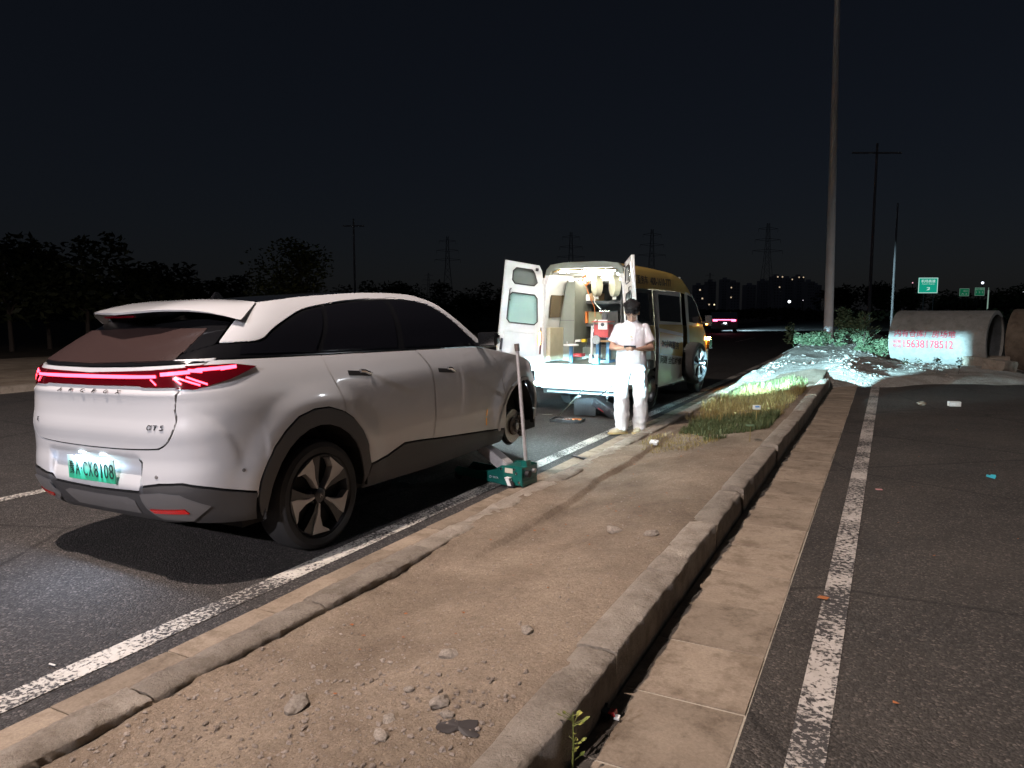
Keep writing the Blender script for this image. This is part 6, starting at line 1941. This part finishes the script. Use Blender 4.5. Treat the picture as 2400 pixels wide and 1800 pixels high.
# lattice pylons
M['pylon'] = mat('dark_pylon_steel', (.22, .23, .25), .7)
def pylon(label, u, vt, depth):
    p = cam_point(u, 727, depth); H = (727 - vt) / FPX * depth + 1.6
    t = thing('pylon', label, 'pylon', (p.x, p.y, -.1), YAW, 'power pylons on the horizon')
    k = H / 30
    b = MB()
    def wdt(z): return float(np.interp(z / H, [0, .6, .72, 1], [2.6, .9, .7, .35])) * k
    zs = [H * q for q in (0, .16, .30, .42, .52, .60, .68, .76, .84, .92, 1)]
    r = .065 * k
    for sx in (-1, 1):
        for sy in (-1, 1): b.tube([(sx * wdt(z), sy * wdt(z), z) for z in zs], r, 4)
    for i in range(len(zs) - 1):
        a, c = wdt(zs[i]), wdt(zs[i + 1])
        for f_ in (-1, 1):
            b.tube([(-a, f_ * a, zs[i]), (c, f_ * c, zs[i + 1])], r * .6, 3); b.tube([(a, f_ * a, zs[i]), (-c, f_ * c, zs[i + 1])], r * .6, 3)
    b.build('tower', M['pylon'], t)
    for z, L in ((.70, 5.0), (.82, 4.2), (.94, 3.2)):
        ab = MB()
        for s_ in (-1, 1): ab.tube([(0, 0, z * H + .5 * k), (s_ * L * k, 0, z * H)], r, 3); ab.tube([(0, 0, z * H - .5 * k), (s_ * L * k, 0, z * H)], r, 3); ab.tube([(s_ * L * k, 0, z * H), (s_ * L * k, 0, z * H - 1.2 * k)], r * .8, 3)
        ab.build('cross_arm', M['pylon'], t)
for u, vt, d, lab in ((1050, 556, 330, 'faint pylon to the left of the open van door'), (1337, 546, 300, 'faint pylon directly above the van roof'), (1525, 540, 290, 'faint pylon above the front of the van'), (1794, 526, 280, 'tallest faint pylon left of the light pole'), (1662, 640, 520, 'small far pylon above the distant car'), (1005, 640, 560, 'smallest far pylon near the SUV bonnet')): pylon(lab, u, vt, d)
M['timber'] = mat('weathered_pole', (.34, .33, .33), .9)
# utility poles on the right
for u, vt, d, lab, arm in ((2037, 345, 48, 'dark utility pole with a cross arm right of the light pole', True), (2091, 480, 66, 'plain dark utility pole second right of the light pole', False), (833, 515, 62, 'thin dark utility pole above the SUV roof', True)):
    p = cam_point(u, 727, d); H = (727 - vt) / FPX * d + 1.6
    t = thing('utility_pole', lab, 'pole', (p.x, p.y, -.1))
    MB().tube([(0, 0, 0), (0, 0, H)], [.11, .07], 8).build('shaft', M['timber'], t)
    if arm: MB().box((0, 0, H - .6), (3.2 if u > 2000 else 1.8, .10, .10), rot=rotm('Z', 27)).build('cross_arm', M['timber'], t)
# tower blocks on the horizon
M['tower'] = mat('far_tower_concrete', (.50, .52, .56), .9)
M['win_warm'] = mat('lit_far_window', (1, .8, .5), .5, emit=(1, .75, .5), estr=.7)
M['win_dark'] = mat('dark_far_window', (.25, .26, .30), .4)
tl = [(1640, 668), (1668, 660), (1700, 655), (1722, 662), (1760, 668), (1790, 658), (1822, 648), (1848, 652), (1875, 648), (1900, 660), (1915, 668)]
TW = ['far dark tower block leftmost of the row', 'far tower block second of the row', 'far tower block behind the distant car', 'far tower block just right of the distant car', 'far low tower block in the middle of the row', 'far tower block behind the tallest pylon', 'far tower block with two lit top windows', 'far slim tower block right of the twin lit one', 'far tower block with reddish top lights', 'far tower block touching the light pole', 'far tower block just right of the light pole foot']
for k, ((u, vt), lab) in enumerate(zip(tl, TW)):
    d = 820 + 40 * (k % 3)
    p = cam_point(u, 727, d); H = (727 - vt) / FPX * d + 1.6
    t = thing('tower_block', lab, 'building', (p.x, p.y, -.1), YAW + R(random.uniform(-8, 8)), 'tower blocks on the horizon')
    w = random.uniform(8.5, 12)
    MB().box((0, 8, H / 2), (w, 14, H)).box((0, 8, H + 1.2), (w * .4, 5, 2.4)).build('wall', M['tower'], t)
    n = int(H / 3.2)
    for i in range(n):
        for j in range(3):
            lit = random.random() < .008
            MB().box(((j - 1) * w * .3, .97, 3.2 * i + 2), (1.6, .1, 1.5)).build('window', M['win_warm'] if lit else M['win_dark'], t)
for u, v in ((1822, 649), (1833, 649), (1856, 655), (1871, 650), (1882, 650), (1714, 674), (1714, 697), (1827, 673)):
    k = min(range(len(tl)), key=lambda i: abs(tl[i][0] - u)); t = [o for o in bpy.data.objects if o.name.startswith('tower_block')][k]
    d = 820 + 40 * (k % 3); p = cam_point(u, v, d - 1.5)
    q = t.matrix_basis.inverted() @ p
    MB().box((q.x, .9, max(2, q.z)), (1.2, .2, 1.2)).build('lit_window', M['win_warm'], t)

# ------------------------------------------------------------------ small litter
def litter(name, label, u, v, z, mb, m, cat='litter', bevel=.001):
    p = ground_point(u, v, z)
    o = mb.build(name, m, None, bevel=bevel); o.location = p
    return tag(o, label, cat)
litter('cigarette_end', 'white cigarette end on the asphalt beside the edge line', 122, 1560, ROAD_Z + .004, MB().tube([(-.02, 0, .004), (.02, .004, .004)], .004, 8), M['book'], bevel=0)
litter('paper_scrap', 'crumpled white paper scrap on the dirt before the standing person', 1533, 1040, .04, MB().box((0, 0, .015), (.09, .07, .03), rot=rotm('X', 20)).box((.02, .01, .03), (.06, .06, .01), rot=rotm('Y', 30)), M['book'])
litter('teal_wrapper', 'crumpled teal wrapper on the side road', 2322, 1120, .004, MB().box((0, 0, .012), (.07, .03, .018), rot=rotm('Y', 12)).box((.02, .01, .018), (.04, .03, .01), rot=rotm('X', 25)), M['cyan'])
litter('white_carton', 'small white carton lying far along the side road', 2236, 952, .004, MB().box((0, 0, .04), (.17, .10, .075), rot=rotm('Z', 15)), M['book'], bevel=.006)
litter('brown_clod', 'brown clod on the far side road left of the white carton', 2160, 950, .004, MB().sphere((0, 0, .03), .06, (1.2, .8, .6), 8, 6), M['dirt'])
litter('pink_scrap', 'small pink paper scrap on the side road right of the line', 2060, 1148, .004, MB().box((0, 0, .004), (.05, .03, .006), rot=rotm('Z', 20)), mat('pink_paper', (.45, .22, .2), .8))
litter('twig', 'short dark twig lying on the bare island dirt', 1655, 1088, .10, MB().tube([(-.09, 0, .008), (0, .01, .012), (.09, 0, .008)], [.006, .008, .005], 6), M['bark'], 'twig', 0)
p = ground_point(1928, 1404, .006)
M['dead_leaf'] = mat('dead_leaf_brown', (.30, .10, .03), .8)
o = mesh_obj('dead_leaf', [(-.03, 0, .004), (-.01, -.022, .010), (.02, -.015, .006), (.035, .004, .014), (.01, .022, .008), (-.015, .018, .012)], [(0, 1, 2, 3, 4, 5)], M['dead_leaf']); o.location = p; tag(o, 'orange brown dead leaf on the worn white line', 'leaf')
wr = thing('snack_wrapper', 'torn red and dark snack wrapper at the foot of the right kerb', 'litter', ground_point(1428, 1680, .008))
MB().box((-.015, 0, .014), (.05, .04, .02), rot=rotm('Y', 18)).box((-.03, .015, .02), (.03, .04, .012), rot=rotm('X', 30)).build('foil', M['black'], wr, bevel=.003)
MB().box((.012, .004, .018), (.026, .034, .016), rot=rotm('Y', -14)).build('print', M['red_paint'], wr, bevel=.003)
MB().box((.032, -.006, .010), (.022, .02, .008), rot=rotm('X', 20)).build('torn_edge', M['book'], wr, bevel=.001)
# dark oily patch on the dirt
p = ground_point(1075, 1772, .07)
vs = [(p.x, p.y, dirt_z(p.x, p.y) + .006)]
for k in range(22):
    a = 2 * math.pi * k / 22; r = .055 * (1 + .8 * fbm(math.cos(a), math.sin(a), 3, 1.3, 3))
    x, y = p.x + r * math.cos(a) * 1.2, p.y + r * math.sin(a) * .8; vs.append((x, y, dirt_z(x, y) + .004))
o = mesh_obj('oil_stain', vs, [(0, k, k % 22 + 1) for k in range(1, 23)], mat('oily_soil', (.03, .024, .022), .6)); tag(o, 'dark oily stain on the island dirt near the lower edge', 'stain')
vs, fs = [], []
for k in range(70):
    x, y = random.uniform(-2.3, -1.25), random.uniform(2.0, 8.0)
    if k > 40: x, y = random.uniform(.1, 3.5), random.uniform(3, 13)
    z = dirt_z(x, y) + .004 if k <= 40 else .004
    a = random.uniform(0, 6.28); r = random.uniform(.006, .016); b = len(vs)
    for q in range(5): vs.append((x + r * math.cos(a + q * 1.257) * (1 if q % 2 else .7), y + r * math.sin(a + q * 1.257) * .7, z + random.uniform(0, .006)))
    fs.append(tuple(range(b, b + 5)))
tag(mesh_obj('leaf_litter', vs, fs, M['dead_leaf']), 'tiny dry leaf scraps strewn over the island and side road', 'leaf litter', kind='stuff')
